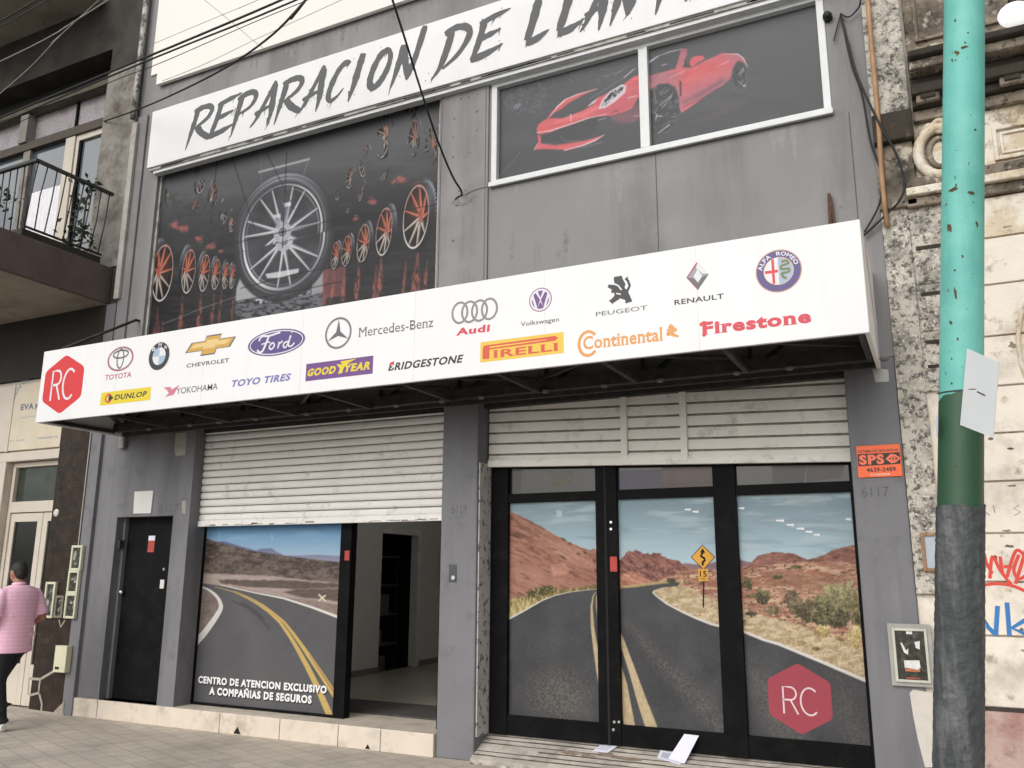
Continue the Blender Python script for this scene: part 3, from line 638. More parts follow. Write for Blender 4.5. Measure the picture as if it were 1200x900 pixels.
G_SIGN=film('film warning sign yellow',222,166,72); G_BLK=film('film black',28,26,24); G_HEX=film('film faded red',163,74,86,.03); G_TX=film('film pink white lettering',228,205,210); G_LAMP=film('film painted lamp dash',240,240,240)
RDP=[(590,728),(597,725),(616.7,714.5),(636,703.5),(650.4,698),(668,694),(686,691.6),(703,690),(726,689.5),(745.6,688),(763,685.6),(780,683.5),(797,682.5),(794,687),(776,688.5),(766,692),(765,694.4),(768.7,698),(781,707),(799,716.4),(817,724.5),(834,731),(871,739.5),(894,749),(913,754.5),(964,775.5),(1013,796.5),(1045,809),(1045,920),(570,920),(570,740)]
def paint_desert(cv):
    P,Q=cv.P,cv.Q
    cv.C[:]=mix3((132,154,164),(176,200,212),(Q-590)/66)
    n=fbm(P/46+Q/30,Q/7,2,5); cv.put(.75*sst(.48,.72,n),(176,192,198)); cv.put(.4*sst(.55,.8,fbm(P/60,Q/10,7,4)),(124,142,150))
    cv.put(cv.poly([(785,664),(806,660),(822,661.5),(845,657.5),(868,656),(885,660),(905,662),(905,690),(785,690)],2,jit=1),mix3((118,92,104),(152,124,128),fbm(P/6,Q/3,9)))
    def rock(poly,dark,mid,light,ang,su,sv,seed,jit=1.0,top=0,js=4):
        c,d=math.cos(R(ang)),math.sin(R(ang)); u=P*c+Q*d; v=-P*d+Q*c
        wv=(fbm(u/su/2,v/sv/3,seed+30)-.5)*6
        a=fbm(u/su,(v+wv)/sv,seed,5); b_=fbm(u/2.6,v/1.5,seed+11,3); e=fbm(u/(su*.35),(v+wv)/(sv*.5),seed+17,4)
        t=a*.5+b_*.22+e*.28; col=mix3(dark,mid,sst(.25,.52,t)); lt=sst(.5,.78,t)[...,None]; col=col*(1-lt)+np.asarray(light,float)*lt
        cr=sst(.60,.72,fbm(u/(su*.5),v/(sv*.6),seed+23,4))[...,None]*.5; col=col*(1-cr)+np.asarray(dark,float)*.8*cr
        cv.put(cv.poly(poly,1.1,jit=jit,js=js,seed=seed),col)
    rock([(862,668),(881,660),(883,655.5),(890,651),(899,648.6),(908,646.6),(917,647.4),(928,648.6),(937,652),(945.5,655.5),(956,654),(968,649),(974,645.5),(983,643),(990,640.5),(1000,638.5),(1016,636),(1016,730),(862,730)],(92,62,56),(142,98,86),(182,136,116),-6,16,4,41,1.2)
    rock([(716,662),(724,659),(731,651),(736.7,645),(741,646.8),(745,645.2),(749,645.6),(754,648.8),(759,646.8),(762,649.8),(768,647.6),(774,648.2),(778,652.4),(786,655),(793.5,657),(800,661),(806,664),(830,674),(790,692),(716,694)],(84,56,56),(144,98,88),(196,148,128),34,9,3,47,2.2,js=3)
    rock([(580,590),(598,599.3),(615,607),(634,617),(650.4,627),(666.4,635),(682.4,642),(692,645),(694,642.5),(698,643.5),(706,652),(706,702),(580,740)],(130,84,70),(166,120,102),(192,148,128),24,30,5,53,.6)
    for (x0,y0,x1,y1) in ((598,626,611,631),(655,650,664,656),(657,630,664,634),(666,636,670,638),(676,648,680,650),(683,646,688,649),(695,655,698,660),(697,667,700,671)): cv.put(.85*cv.line([(x0,y0),((x0+x1)/2,(y0+y1)/2),(x1,y1)],[.6,2.4,.5],1.4),(74,52,42))
    cv.put(.55*cv.poly([(645,661),(662,660),(668,668),(664,673),(648,675)],3),(212,160,140)); 
    rock([(716,676),(740,669),(752,676),(770,684),(795,690),(716,696)],(148,98,80),(188,134,112),(218,174,148),14,12,3,59,1.2)
    fl=cv.poly([(772,680),(800,670),(820,667),(845,668),(870,664),(900,663),(925,660),(945,658),(965,662),(985,658),(1016,664),(1025,800),(870,745),(830,732),(800,712),(770,690)],3,jit=1.5)
    t=fbm(P/14,Q/3,61,5); cv.put(fl,mix3((158,112,94),(204,166,142),sst(.3,.7,t*.7+fbm(P/3,Q/1.4,62,3)*.3)))
    cv.put(fl*.8*sst(.52,.64,fbm(P/24,Q/5,64,4)),mix3((196,168,132),(216,190,156),fbm(P/3,Q/2,65)))
    cv.put(fl*.75*sst(.57,.66,fbm(P/18,Q/4,67,4)),mix3((136,84,70),(164,108,90),fbm(P/4,Q/2,68)))
    cv.put(fl*.8*sst(.64,.70,fbm(P/4.2,Q/2,70,3)),mix3((66,58,44),(110,98,68),fbm(P/1.5,Q/1.5,71)))
    cv.put(cv.poly([(890,672),(925,668),(950,673),(985,672),(1000,682),(960,692),(900,684)],5,jit=3)*.55,mix3((112,78,60),(160,116,92),fbm(P/5,Q/2,73)))
    gr=cv.poly([(580,716),(600,701),(615,698),(630,688),(645,686),(655,691),(668,690),(690,687),(706,684),(706,698),(668,698),(640,710),(616,722),(580,740)],2,jit=2,js=3); st=fbm(P/1.1,Q/6,75,3)
    cv.put(gr,mix3((112,100,62),(206,188,138),sst(.25,.75,st*.7+(Q-690)/90))); cv.put(cv.poly([(616,694),(630,688),(646,686),(652,693),(640,698),(620,701)],3,jit=2.5,js=3)*sst(.35,.6,fbm(P/2,Q/2,76)),(74,70,44))
    cv.put(cv.poly([(716,688),(745,685),(770,682),(797,680),(797,690),(745,692),(716,696)],2,jit=1),mix3((150,132,86),(196,178,130),fbm(P/2,Q/3,77))); cv.put(cv.blob(788,681,9,4,.5,.5,3)*.9,(66,58,42))
    ve=cv.poly([(760,691),(775,687),(792,685),(810,690),(830,699),(850,709),(872,715),(897,722),(930,731),(965,743),(1025,762),(1025,812),(870,752),(800,722)],3,jit=2.4,js=5)
    cv.put(ve,mix3((168,148,118),(214,196,164),sst(.25,.75,fbm(P/7,Q/3,79,4)*.6+fbm(P/1.6,Q/1.6,80,2)*.4))); cv.put(ve*.6*sst(.6,.68,fbm(P/5,Q/2.2,81,3)),(150,128,84))
    def bush(cx,cy,rx,ry,dark,light,seed,den=1):
        m=cv.blob(cx,cy,rx,ry,.35,.55,max(2,rx*.28),seed); f=fbm(P/1.5,Q/1.9,seed+3,3)*.55+fbm(P/5,Q/5,seed+5,3)*.45
        m=m*np.clip(den+sst(.3,.55,f),0,1); cv.put(m*.55*sst(cy,cy+ry,Q),(70,60,46)); cv.put(m,mix3(dark,light,sst(.28,.72,f)-.45*(Q-cy)/ry))
    bush(893,699,14,9,(62,56,42),(130,120,84),90); bush(928,703,11,14,(58,52,42),(128,112,90),91,.6); bush(908,715,13,7,(88,76,58),(150,132,100),92); bush(876,684,7,8,(58,56,38),(116,108,70),93)
    bush(985,700,27,22,(86,82,58),(176,168,122),94,.55); bush(970,716,34,22,(56,54,40),(142,136,98),95); bush(940,712,18,12,(64,58,44),(140,124,96),96,.7); bush(1008,720,12,24,(70,66,46),(160,150,104),97)
    bush(964,739,12,8,(140,118,74),(218,198,150),98); bush(1002,747,11,16,(150,128,80),(226,206,156),99); bush(940,752,10,4,(130,112,76),(206,188,148),100,.6); bush(985,748,6,4,(120,100,66),(200,180,140),101); bush(956,760,6,2.6,(82,70,46),(140,122,84),102); bush(880,719,8,4,(60,52,38),(120,104,74),103); bush(934,664,6,3,(70,66,44),(120,116,78),104); bush(911,676,7,3.4,(70,66,44),(126,118,80),105); bush(869,727,5,3,(80,70,48),(150,136,100),106)
    ro=cv.poly(RDP,1.3)
    g=fbm(P/.9,Q/.8,110,2); col=mix3((62,62,65),(84,84,86),fbm(P/26,Q/30,111,3)); col=col+((g-.5)*22*sst(690,760,Q))[...,None]; cv.put(ro,col)
    def worn(m,s): cv.put(ro*m*sst(.48,.66,fbm(P/.85,Q/.9,s,2)),(134,128,116)); cv.put(ro*m*.25,(100,97,92))
    worn(cv.blob(655,815,62,52,.9)*.75,113); worn(cv.line([(735,730),(770,770),(850,855)],[4,14,26],16)*.6,114); worn(cv.line([(872,775),(900,815),(930,880)],[8,30,40],24)*.6,115); worn(cv.line([(985,795),(1010,880)],[16,40],24)*.4,116)
    cv.put(cv.line([(590,728),(597,725),(616.7,714.3),(636,703.3),(650.4,697.8),(668,693.8),(686,691.5),(703,690)],[2.2,2,1.6,1.2,.9,.7,.5,.4],1),(216,210,204))
    cv.put(cv.line([(766,692.5),(765,694.6),(768.7,698.2),(781,707.3),(799,716.8),(817,725),(834,731.5),(871,740),(894,749.4),(913,755),(964,776),(1013,797),(1045,810)],[.6,.9,1.3,1.8,2.2,2.4,2.6,2.8,3,3.2,3.6,4,4.2],1)*(.85+.15*g),(222,218,212))
    for q,ws in (([(698,694),(695,699),(693.2,711),(694.4,736),(697.5,757),(702,785),(706,806)],[.8,1.3,2.4,4,5.2,7,8]),([(700.5,693.5),(699,700),(699.5,711),(703.5,731),(712,760)],[.7,1.2,2.2,3.4,5]),([(716,752),(722,772),(730,803),(737.5,850),(739,870)],[5,7,10,13,14]),([(722,735),(729,752),(741.5,788),(752,820.5),(763,851.5),(769,870)],[4.5,6,8,11,13.5,14.5])): cv.put(cv.line(q,ws,1.1)*(.78+.22*g),mix3((186,164,128),(222,200,162),fbm(P/3,Q/5,120)))
    for (x,y,l) in ((655,602,5),): cv.put(.7*cv.poly([(652,598),(658.5,598),(658.5,606),(652,606)],2),(196,212,220))
for x0,x1 in panes:
    cv=Canvas(YD,(x0,x1,zbm,ztp),.0055); paint_desert(cv); cv.build('printed_film',gd,K1)
pr=Print(YD-.0006,[(x0,x1,zbm,ztp) for x0,x1 in panes])
# the road sign in the picture
c=pr.P(823.8,653); dr_=.098
pr.lpx([(825,665),(824.2,712)],.012,G_BLK,10)
pr.fill([(c[0],c[1]+dr_+.008),(c[0]+dr_+.008,c[1]),(c[0],c[1]-dr_-.008),(c[0]-dr_-.008,c[1])],G_BLK,10.5); pr.fill([(c[0],c[1]+dr_),(c[0]+dr_,c[1]),(c[0],c[1]-dr_),(c[0]-dr_,c[1])],G_SIGN,11)
pr.line([(c[0]-.005,c[1]-.07),(c[0]-.005,c[1]-.045),(c[0]+.015,c[1]-.025),(c[0]+.012,c[1]-.01),(c[0]-.018,c[1]+.01),(c[0]-.005,c[1]+.032),(c[0],c[1]+.045)],.02,G_BLK,12); pr.fill([(c[0]-.026,c[1]+.04),(c[0]+.022,c[1]+.036),(c[0]+.002,c[1]+.075)],G_BLK,12)
pr.px([(818.2,666.8),(829.6,666.6),(829.9,681),(818.6,681.2)],G_SIGN,11); pr.tpx('15',(820.3,676),(828,669),G_BLK,bold=.02,layer=12); pr.tpx('MPH',(821.3,679.6),(827,677.3),G_BLK,layer=12)
# faded red hexagon with initials
def hexagon(pr,c,w_,h_,m,layer,cut=.12):
    v=[(0,.5),(.5,.25),(.5,-.25),(0,-.5),(-.5,-.25),(-.5,.25)]; q=[]
    for i in range(6):
        p0,p1,p2=v[i-1],v[i],v[(i+1)%6]
        for t in range(5):
            u=t/4; a=(p1[0]+(p0[0]-p1[0])*cut,p1[1]+(p0[1]-p1[1])*cut); b_=(p1[0]+(p2[0]-p1[0])*cut,p1[1]+(p2[1]-p1[1])*cut)
            x=(1-u)**2*a[0]+2*u*(1-u)*p1[0]+u*u*b_[0]; z=(1-u)**2*a[1]+2*u*(1-u)*p1[1]+u*u*b_[1]; q.append((c[0]+x*w_,c[1]+z*h_))
    pr.fill(q,m,layer)
def thin_rc(pr,x0,z0,x1,z1,w_,m,layer):
    h_=z1-z0; wR=(x1-x0)*.42
    pr.line([(x0,z0),(x0,z1),(x0+wR*.5,z1)]+[(x0+wR*.5+math.cos(R(90-k*20))*wR*.42,z1-h_*.24+math.sin(R(90-k*20))*h_*.24) for k in range(10)]+[(x0,z1-h_*.48)],w_,m,layer)
    pr.line([(x0+wR*.5,z1-h_*.48),(x0+wR,z0)],w_,m,layer)
    cx,cz=x1-(x1-x0)*.22,(z0+z1)/2
    pr.line([(cx+math.cos(R(a))*(x1-x0)*.27,cz+math.sin(R(a))*h_*.5) for a in range(48,313,12)],w_,m,layer)
a0=pr.P(900.5,820); a1=pr.P(974.5,820); t0=pr.P(934,777); t1=pr.P(938,861)
hexagon(pr,((a0[0]+a1[0])/2,(t0[1]+t1[1])/2),a1[0]-a0[0],t0[1]-t1[1],G_HEX,11)
p0=pr.P(919,836); p1=pr.P(957,807); thin_rc(pr,p0[0],p0[1],p1[0],p1[1]+.0,.013,G_TX,12)
for (x,y,l) in ((806,597,9),(815,599.5,9),(869,595.5,8),(914,610,12),(926,615,11),(938,619.3,11),(948,623,10),(957,626.5,9),(994,608.3,7)): pr.lpx([(x-l*.4,y),(x+l*.4,y+.2)],[.012,.020],G_LAMP,5)  # ceiling lamps behind the film, painted on as white dashes
for i in range(3):
    if i or True:
        if not pr.mb: pr.bake()
        if pr.mb[i].v: pr.build('film_lettering',gd,i)

# ------------------------------------------------------------------ upper windows with prints
YU=.07
K2=.86
def uf(n,r,g,b_,var=.05,**kw): return M(n,lin(r,g,b_,K2),.45,var,4,spec=.2,**kw)
wf=MB(); f_=.055
for (x0,x1,z0,z1) in ((WH[0],WH[0]+.035,WH[2],WH[3]),(WH[1]-.035,WH[1],WH[2],WH[3]),(WH[0]+.035,WH[1]-.035,WH[3]-.03,WH[3])): wf.box(x0,x1,YU-.03,YU+.05,z0,z1,ALUDK)
win1=wf.build('printed_window',shop,.002)
cv=Canvas(YU,(WH[0]+.035,WH[1]-.035,WH[2],WH[3]-.03),.0075); P,Q=cv.P,cv.Q
hor=330-(P-170)*.155                                    # where the showroom floor begins
cv.C[:]=mix3((92,93,96),(38,38,40),(Q-(225-(P-170)*.2))/80); cv.put(.3*sst(.45,.8,fbm(P/60+Q/40,Q/16,2,4)),(104,106,110))
flo=sst(-2,12,Q-hor); cv.put(flo*.9,mix3((30,30,32),(62,60,62),fbm(P/16,Q/3.5,4,4)))
cv.put(.75*cv.blob(232,268,46,40,.8,.5,9,6)*sst(.36,.56,fbm(P/4.2,Q/4.2,7,4)),(54,57,56)); cv.put(.6*cv.blob(205,240,22,22,.8,.5,8,16)*sst(.4,.55,fbm(P/4,Q/4,8,4)),(58,60,60))
for (x,y,r_) in ((205,264,6),(214,267,7),(233,280,6),(247,289,6),(259,295,4),(492,217,6),(470,210,7),(461,214,5),(437,236,6),(417,256,5)): cv.put(.8*cv.blob(x,y,r_*1.2,r_,.8,.7,3,int(x)),mix3((150,84,82),(196,110,108),fbm(P/2.5,Q/2.5,9)))
# pale light boxes on the floor under the big wheel, red glow to the right
cv.put(.9*cv.poly([(281.5,325),(290,336),(310,346.5),(276,353),(277,338)],2),(176,178,182)); cv.put(.85*cv.poly([(379,312),(366,320),(365,346),(379,342)],2),(168,168,172))
cv.put(.6*cv.poly([(276,352),(379,336),(379,360),(276,380)],4)*sst(.3,.62,fbm(P/5,Q/2.4,11,4)),(146,150,158)); cv.put(.8*cv.poly([(296,350),(370,340),(360,346),(305,356)],3)*sst(.42,.6,fbm(P/3,Q/3,13,3)),(212,214,220))
cv.put(.55*cv.poly([(378,316),(404,312),(404,346),(378,350)],2),(150,88,90))
def streak(x,y0,y1,w_,k=1): cv.put(.85*k*cv.line([(x+.8,y0-8),(x,(y0*2+y1)/3),(x-1.2,(y0+2*y1)/3),(x-2.4,y1+10)],[.2,w_*.45,w_*.75,w_*.8],3.2)*sst(.25,.6,fbm(P/1.4,Q/6,17)),mix3((120,66,62),(206,122,108),fbm(P/2,Q/4,18)))
for (x,y0,y1,w_) in ((184,370,400,9),(190,384,400,4),(213,354,386,6),(235,350,378,7),(259,345,370,3),(274,342,364,3),(250,352,372,4),(382,318,346,5),(391,318,346,5),(404,316,342,5),(420,314,340,7),(446,308,340,9),(440,320,340,4),(475,312,332,4.5),(489,304,332,12),(500,314,328,5)): streak(x,y0,y1,w_)
def wheel(cx,cy,hh,ww,flip=1,n=9,alpha=None,glow=1.0,seed=0):
    rot=R(7); dx,dy=P-cx,Q-cy; x=(dx*math.cos(rot)+dy*math.sin(rot)); y=(-dx*math.sin(rot)+dy*math.cos(rot))
    al=1 if alpha is None else alpha; ry,rx=hh/2,ww/2; aa=1.6/ry
    ox=flip*rx*.46; oy=-ry*.08; ro=np.sqrt(((x-ox)/(rx*1.04))**2+((y-oy)/(ry*1.06))**2); rc=np.sqrt((x/rx)**2+(y/ry)**2)
    tyre=np.maximum(1-sst(1-aa,1+aa,ro),1-sst(1-aa,1+aa,rc)); th=np.arctan2(-(y-oy)/ry,(x-ox)/rx*flip)       # 0 = outer side, pi/2 = top
    sheen=np.exp(-((th-1.0)/.75)**2); tread=.5+.5*np.sign(np.sin(th*46)); band=sst(.80,.98,ro)
    cv.put(al*tyre,mix3((34,34,37),(150,152,164),np.clip(sheen*(.45+.4*band*tread)*sst(.7,.95,rc),0,1)))
    cv.put(al*tyre*band*sheen*.7*tread,(176,180,194))
    inn=1-sst(.9-aa,.9+aa,rc); cv.put(al*inn,mix3((30,26,26),(118,62,50),np.clip(.75*glow*sst(.5,-.6,y/ry)*sst(.95,.2,rc),0,1)))
    hx,hy=flip*rx*.40,0; u=(x-hx)/rx; v=(y-hy)/ry; a=np.arctan2(-v,u); rr=np.sqrt(u*u+v*v)
    # spokes drawn from the hub to the rim points
    best=np.zeros(P.shape); shade=np.zeros(P.shape)
    for k in range(n):
        t=2*math.pi*(k+.3)/n; ex,ey=math.cos(t)*rx*.92-hx,-math.sin(t)*ry*.92-hy; L2=ex*ex+ey*ey; s_=np.clip(((x-hx)*ex+(y-hy)*ey)/L2,0,1)
        px_,py_=(x-hx-ex*s_),(y-hy-ey*s_); sd=(px_*-ey+py_*ex)/math.sqrt(L2); d=np.sqrt(px_**2+py_**2); w_=(ry*.115)*(1-s_*.62)
        m=np.clip(.5-(d-w_/2)/1.1,0,1); shade=np.where(m>best,sst(-.5,.5,sd/(w_+.3)),shade); best=np.maximum(best,m)
    up=sst(.18,-.12,y/ry)
    cl=mix3((86,70,66),(226,219,206),shade); ch=mix3((112,54,46),(222,132,104),shade); cu=up[...,None]*glow; cv.put(al*best*inn,cl*(1-cu)+ch*cu)
    cv.put(al*(1-sst(.10,.16,np.sqrt(((x-hx)/rx)**2+((y-hy)/ry)**2*1.2))),(170,88,70))
    ring=np.clip(.5-(np.abs(rc-.92)-.028)/aa,0,1); lo=sst(-.2,.7,y/ry); cv.put(al*ring,mix3((196,150,144),(228,224,222),lo)); cv.put(al*.6*np.clip(.5-(np.abs(rc-.84)-.012)/aa,0,1),(74,58,56))
for q in ((190.5,320,71,25),(221,318,55,16),(239.5,320,46,12.5),(253,321.5,38,10),(264.5,323,33,8),(272.5,324,30,7)): wheel(*q,flip=-1)
for q in ((487.4,254,80,31),(450,271.5,60,19),(425.5,285,48,14.5),(406,294,38,11.5),(392.7,299.5,33,9.5)): wheel(*q,flip=1)
# the rows above fade in and out of the dark
for i,q in enumerate(((236,206,44,12),(250,230,34,9),(262.5,249,29,8),(272,260,25,7),(449,158,58,17),(427,190,36,11),(410,208,27,9),(396,224,22,7),(480,122,34,15))):
    wheel(*q,flip=(-1 if q[0]<330 else 1),alpha=.95*sst(.42,.56,fbm(P/7+i*3.1,Q/9,31+i,2)),glow=.35)
for i,q in enumerate(((200,224,34,9),(229,242,24,7),(245,259,15,5),(484,162,46,12),(450,197,32,8),(423,223,26,6),(408,242,16,5),(503,170,46,22))):
    wheel(*q,flip=(-1 if q[0]<330 else 1),alpha=.8*sst(.48,.62,fbm(P/5+i*2.3,Q/8,51+i,2)),glow=.5)
# the big alloy wheel, its upper half on the other sash a little out of register
def big(cx,cy,r_,m):
    x=(P-cx)/1.0; y=(Q-cy)+.20*(P-cx)                    # facade slope removed
    rx,ry=r_*.87,r_*1.04; rc=np.sqrt((x/rx)**2+(y/ry)**2); aa=1.5/r_; a=np.arctan2(-y/ry,x/rx)
    ty=(1-sst(1.24-aa,1.24+aa,rc))*m; cv.put(ty*.9,mix3((46,47,50),(70,71,75),sst(1.24,1.05,rc)))
    sh=np.exp(-((a-1.55)/.85)**2); cv.put(ty*sst(1.03,1.06,rc)*sh*.85,mix3((84,86,92),(166,168,178),sst(1.02,1.14,rc)*sst(1.28,1.16,rc)*(.7+.3*np.sign(np.sin(rc*70))))) 
    inn=(1-sst(1.02-aa,1.02+aa,rc))*m; cv.put(inn,mix3((44,45,48),(84,85,90),fbm(P/14,Q/14,61)))
    for (rr,w_,c0,c1) in ((.98,.030,(120,122,128),(226,227,230)),(.90,.014,(70,71,76),(150,152,158)),(1.07,.010,(60,60,64),(140,142,148))): cv.put(m*np.clip(.5-(np.abs(rc-rr)-w_*(.55+.45*sst(.5,-.9,np.sin(a))))/aa,0,1),mix3(c0,c1,.5+.5*np.sin(a*2+.6)))
    for k in range(7):
        t=2*math.pi*(k+.25)/7
        for dd in (-.17,.17):
            ex,ey=math.cos(t+dd)*.93,-math.sin(t+dd)*.93; bx,by=math.cos(t+dd*.5)*.16,-math.sin(t+dd*.5)*.16
            u,v=x/rx-bx,y/ry-by; fx_,fy_=ex-bx,ey-by; L2=fx_*fx_+fy_*fy_; s_=np.clip((u*fx_+v*fy_)/L2,0,1); px_,py_=u-fx_*s_,v-fy_*s_; sd=(px_*-fy_+py_*fx_)/math.sqrt(L2); d=np.sqrt(px_**2+py_**2); w_=.085-.05*s_
            cv.put(m*np.clip(.5-(d-w_/2)/aa,0,1),mix3((104,106,112),(228,229,232),sst(-.5,.5,sd/w_)))
    cv.put(m*(1-sst(.20,.24,rc)),mix3((196,197,201),(146,148,154),fbm(P/5,Q/5,63))); cv.put(m*(1-sst(.075,.10,rc)),(40,40,44)); cv.put(m*np.clip(.5-(np.abs(rc-.055)-.012)/aa,0,1),(170,172,176))
seam=283-(P-332)*.24
big(333,282,55,sst(-1.2,1.2,Q-seam)); big(331,272,54,sst(1.2,-1.2,Q-seam))
cv.put(.85*cv.poly([(311,321),(350,314.5),(350,319.5),(330,325.5),(313,326)],1.4),(214,215,219)); cv.put(.8*cv.poly([(332,238),(341.5,236.5),(341,241),(333,243)],1.4),(224,226,230)); cv.put(.8*cv.poly([(320,252),(329,250.5),(329,255),(321,256)],1.4),(206,208,214))
cv.put(.55*cv.poly([(333,243),(341,241),(336,262),(331,264)],2),(120,122,142)); cv.put(.55*cv.poly([(321,256),(329,255),(328,266),(323,268)],2),(120,122,142))
# street reflection painted faintly into the film colours
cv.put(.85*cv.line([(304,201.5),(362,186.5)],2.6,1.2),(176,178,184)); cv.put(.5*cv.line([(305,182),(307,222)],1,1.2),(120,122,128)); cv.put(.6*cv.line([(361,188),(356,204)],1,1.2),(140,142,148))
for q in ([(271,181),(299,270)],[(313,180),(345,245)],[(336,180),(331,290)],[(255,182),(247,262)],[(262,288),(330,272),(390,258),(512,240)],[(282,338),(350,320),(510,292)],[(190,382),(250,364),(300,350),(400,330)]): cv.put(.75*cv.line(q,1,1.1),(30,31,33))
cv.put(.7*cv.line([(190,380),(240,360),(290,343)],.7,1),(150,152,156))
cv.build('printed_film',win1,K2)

# car window
wf=MB()
cx0,cx1,cz0,cz1=CW; fw=.062
xm=(at(750,120,.02).x+at(761.5,120,.02).x)/2
for (x0,x1,z0,z1) in ((cx0,cx0+fw,cz0,cz1),(cx1-fw,cx1,cz0,cz1),(cx0+fw,cx1-fw,cz0,cz0+fw*.8),(cx0+fw,cx1-fw,cz1-.14,cz1-.06),(xm-.045,xm+.045,cz0+fw*.8,cz1-.14)): wf.box(x0,x1,-.012,.09,z0,z1,ALU)
wf.box(cx0-.01,cx1+.01,-.05,-.013,cz0-.03,cz0+.02,ALU)
win2=wf.build('printed_window',shop,.004)
YC=.05
A_=lambda q:[(590+u/6.924,80+v/6.924) for u,v in q]
B_=lambda q:[(740+u/5.625,20+v/5.625) for u,v in q]
def paint_car(cv):
    P,Q=cv.P,cv.Q
    cv.C[:]=mix3((93,94,98),(78,79,83),(Q-60)/120+(P-700)/900); cv.put(.25*sst(.5,.8,fbm(P/50+Q/40,Q/14,3,4)),(102,104,108))
    # faint engine drawing
    dz_=cv.blob(618,112,36,34,.6); cv.put(.35*dz_*sst(.56,.62,fbm(P/3,Q/3,5,3)),(124,126,130)); cv.put(.3*cv.blob(690,85,60,26,.8)*sst(.6,.66,fbm(P/4+Q/9,Q/2.4,6,3)),(124,126,130))
    for (x,y,r_) in ((600,113,12),(600,122,8),(622,104,12),(640,96,9),(606,128,5)):
        d=np.sqrt((P-x)**2+((Q-y)*1.05)**2); cv.put(.5*np.clip(.5-(np.abs(d-r_)-.35)/1,0,1)*sst(.3,.6,fbm(P/7,Q/7,int(x))),(132,134,140))
    for x in (603,606): cv.put(.8*cv.line([(x,127),(x+3,122)],1.8,1),(136,144,160))
    for k in range(7): cv.put(.5*cv.line([(659+k*2.2,75-k*.75),(659.8+k*2.2,77.5-k*.75)],.9,1),(140,142,146))
    br=lambda s_,a,b: mix3(a,b,fbm((P+Q*.4)/14,(Q+P*.28)/3.2,s_,4)*.75+fbm(P/2,Q/2,s_+4,2)*.25)
    cv.put(.8*cv.poly(A_([(860,385),(960,360),(1050,330),(1060,300),(1130,280),(1130,400),(1050,440),(950,450),(880,415)]),5),br(11,(104,84,92),(160,104,114)))
    cv.put(cv.poly(A_([(470,440),(700,395),(770,400),(760,470),(700,560),(500,600),(320,600),(310,550)]),3)*.8,(72,74,77))
    bodyA=cv.poly(A_([(270,490),(280,460),(330,420),(380,405),(480,405),(560,375),(640,345),(720,300),(760,240),(820,215),(980,125),(1060,65),(1130,50),(1130,230),(1090,240),(1040,330),(960,360),(860,385),(760,390),(700,400),(600,440),(480,480),(380,520),(300,535),(275,530)]),1.6)
    cv.put(bodyA,br(13,(196,84,92),(228,122,124))); cv.put(bodyA*.6*cv.line(A_([(760,385),(900,330),(1060,250),(1130,200)]),[8,18,22,24],12),(186,98,112)); cv.put(bodyA*.5*cv.line(A_([(420,440),(640,380),(760,320)]),[2,5,3],5),(240,150,150))
    for q in ([(350,410),(390,355),(430,310),(500,250),(600,210),(760,165),(640,220),(540,275),(470,330),(400,365),(365,410)],[(245,660),(285,600),(275,540),(300,545),(305,610),(420,625),(520,610),(650,590),(720,570),(820,540),(740,590),(640,630),(500,670),(490,660),(300,655)]): cv.put(cv.poly(A_(q),1.5),br(17,(196,86,94),(226,120,124)))
    hl=cv.poly(A_([(770,330),(800,260),(860,190),(960,130),(992,142),(982,190),(900,265),(820,322)]),1.4); cv.put(hl,(212,206,212)); cv.put(cv.poly(A_([(795,310),(812,265),(868,200),(955,145),(975,155),(960,190),(890,245),(825,305)]),1.4),mix3((62,64,68),(186,184,192),sst(.5,.66,fbm(P/2.6,Q/2.2,19,3))))
    for q,w_ in (([(270,522),(380,507),(520,462),(680,407),(840,372)],1.2),([(490,667),(640,627),(740,587),(815,542)],1.5),([(380,390),(440,310),(500,255),(600,212),(760,168)],1.1),([(980,75),(1060,5)],2.6),([(820,325),(900,270),(985,195),(1000,140)],1.3),([(1060,390),(1110,382)],1.2),([(690,305),(730,275),(760,250)],2.4),([(770,420),(830,405)],1),([(545,375),(550,430)],3),([(430,320),(500,262)],2.2),([(1010,240),(1085,222)],2.2),([(250,660),(282,605)],1.2)): cv.put(.85*cv.line(A_(q),[w_*.4]+[w_]*(len(q)-2)+[w_*.3],1.1),(226,216,222))
    for q in ([(820,70),(960,20)],[(700,250),(860,150),(1000,60),(1100,-20)],[(900,60),(1010,-20)],[(650,640),(740,615),(800,600)],[(460,545),(500,590),(620,590)]): cv.put(.5*cv.line(A_(q),.8,1.1),(146,148,154))
    cv.put(.8*cv.line(A_([(880,362),(915,342),(938,358)]),[.6,1.4,.6],1.2),(110,66,74))
    # right sash
    bodyB=cv.poly(B_([(60,410),(115,390),(290,340),(330,210),(362,210),(366,240),(345,290),(332,330),(395,335),(480,290),(560,255),(600,235),(620,240),(700,240),(740,270),(765,330),(745,300),(715,285),(690,295),(665,340),(655,400),(600,450),(560,470),(330,630),(318,600),(310,520),(290,460),(240,435),(180,440),(60,520)]),1.6)
    cv.put(bodyB,br(23,(196,84,92),(228,120,122))); cv.put(bodyB*.85*sst(-16,16,cv.sdf(B_([(300,330),(600,240),(660,330),(590,380),(420,450),(330,500)]))),mix3((148,108,122),(198,122,130),fbm(P/9,Q/3,25,3)))
    cv.put(bodyB*.8*cv.line(B_([(345,560),(470,500),(600,420)]),[2,6,5],5),(128,92,108)); cv.put(bodyB*.8*cv.line(B_([(340,610),(470,545),(600,462)]),[4,5,3],3),(224,110,116)); cv.put(.7*cv.line(B_([(345,592),(470,532),(590,462)]),1.2,1.2),(116,70,82))
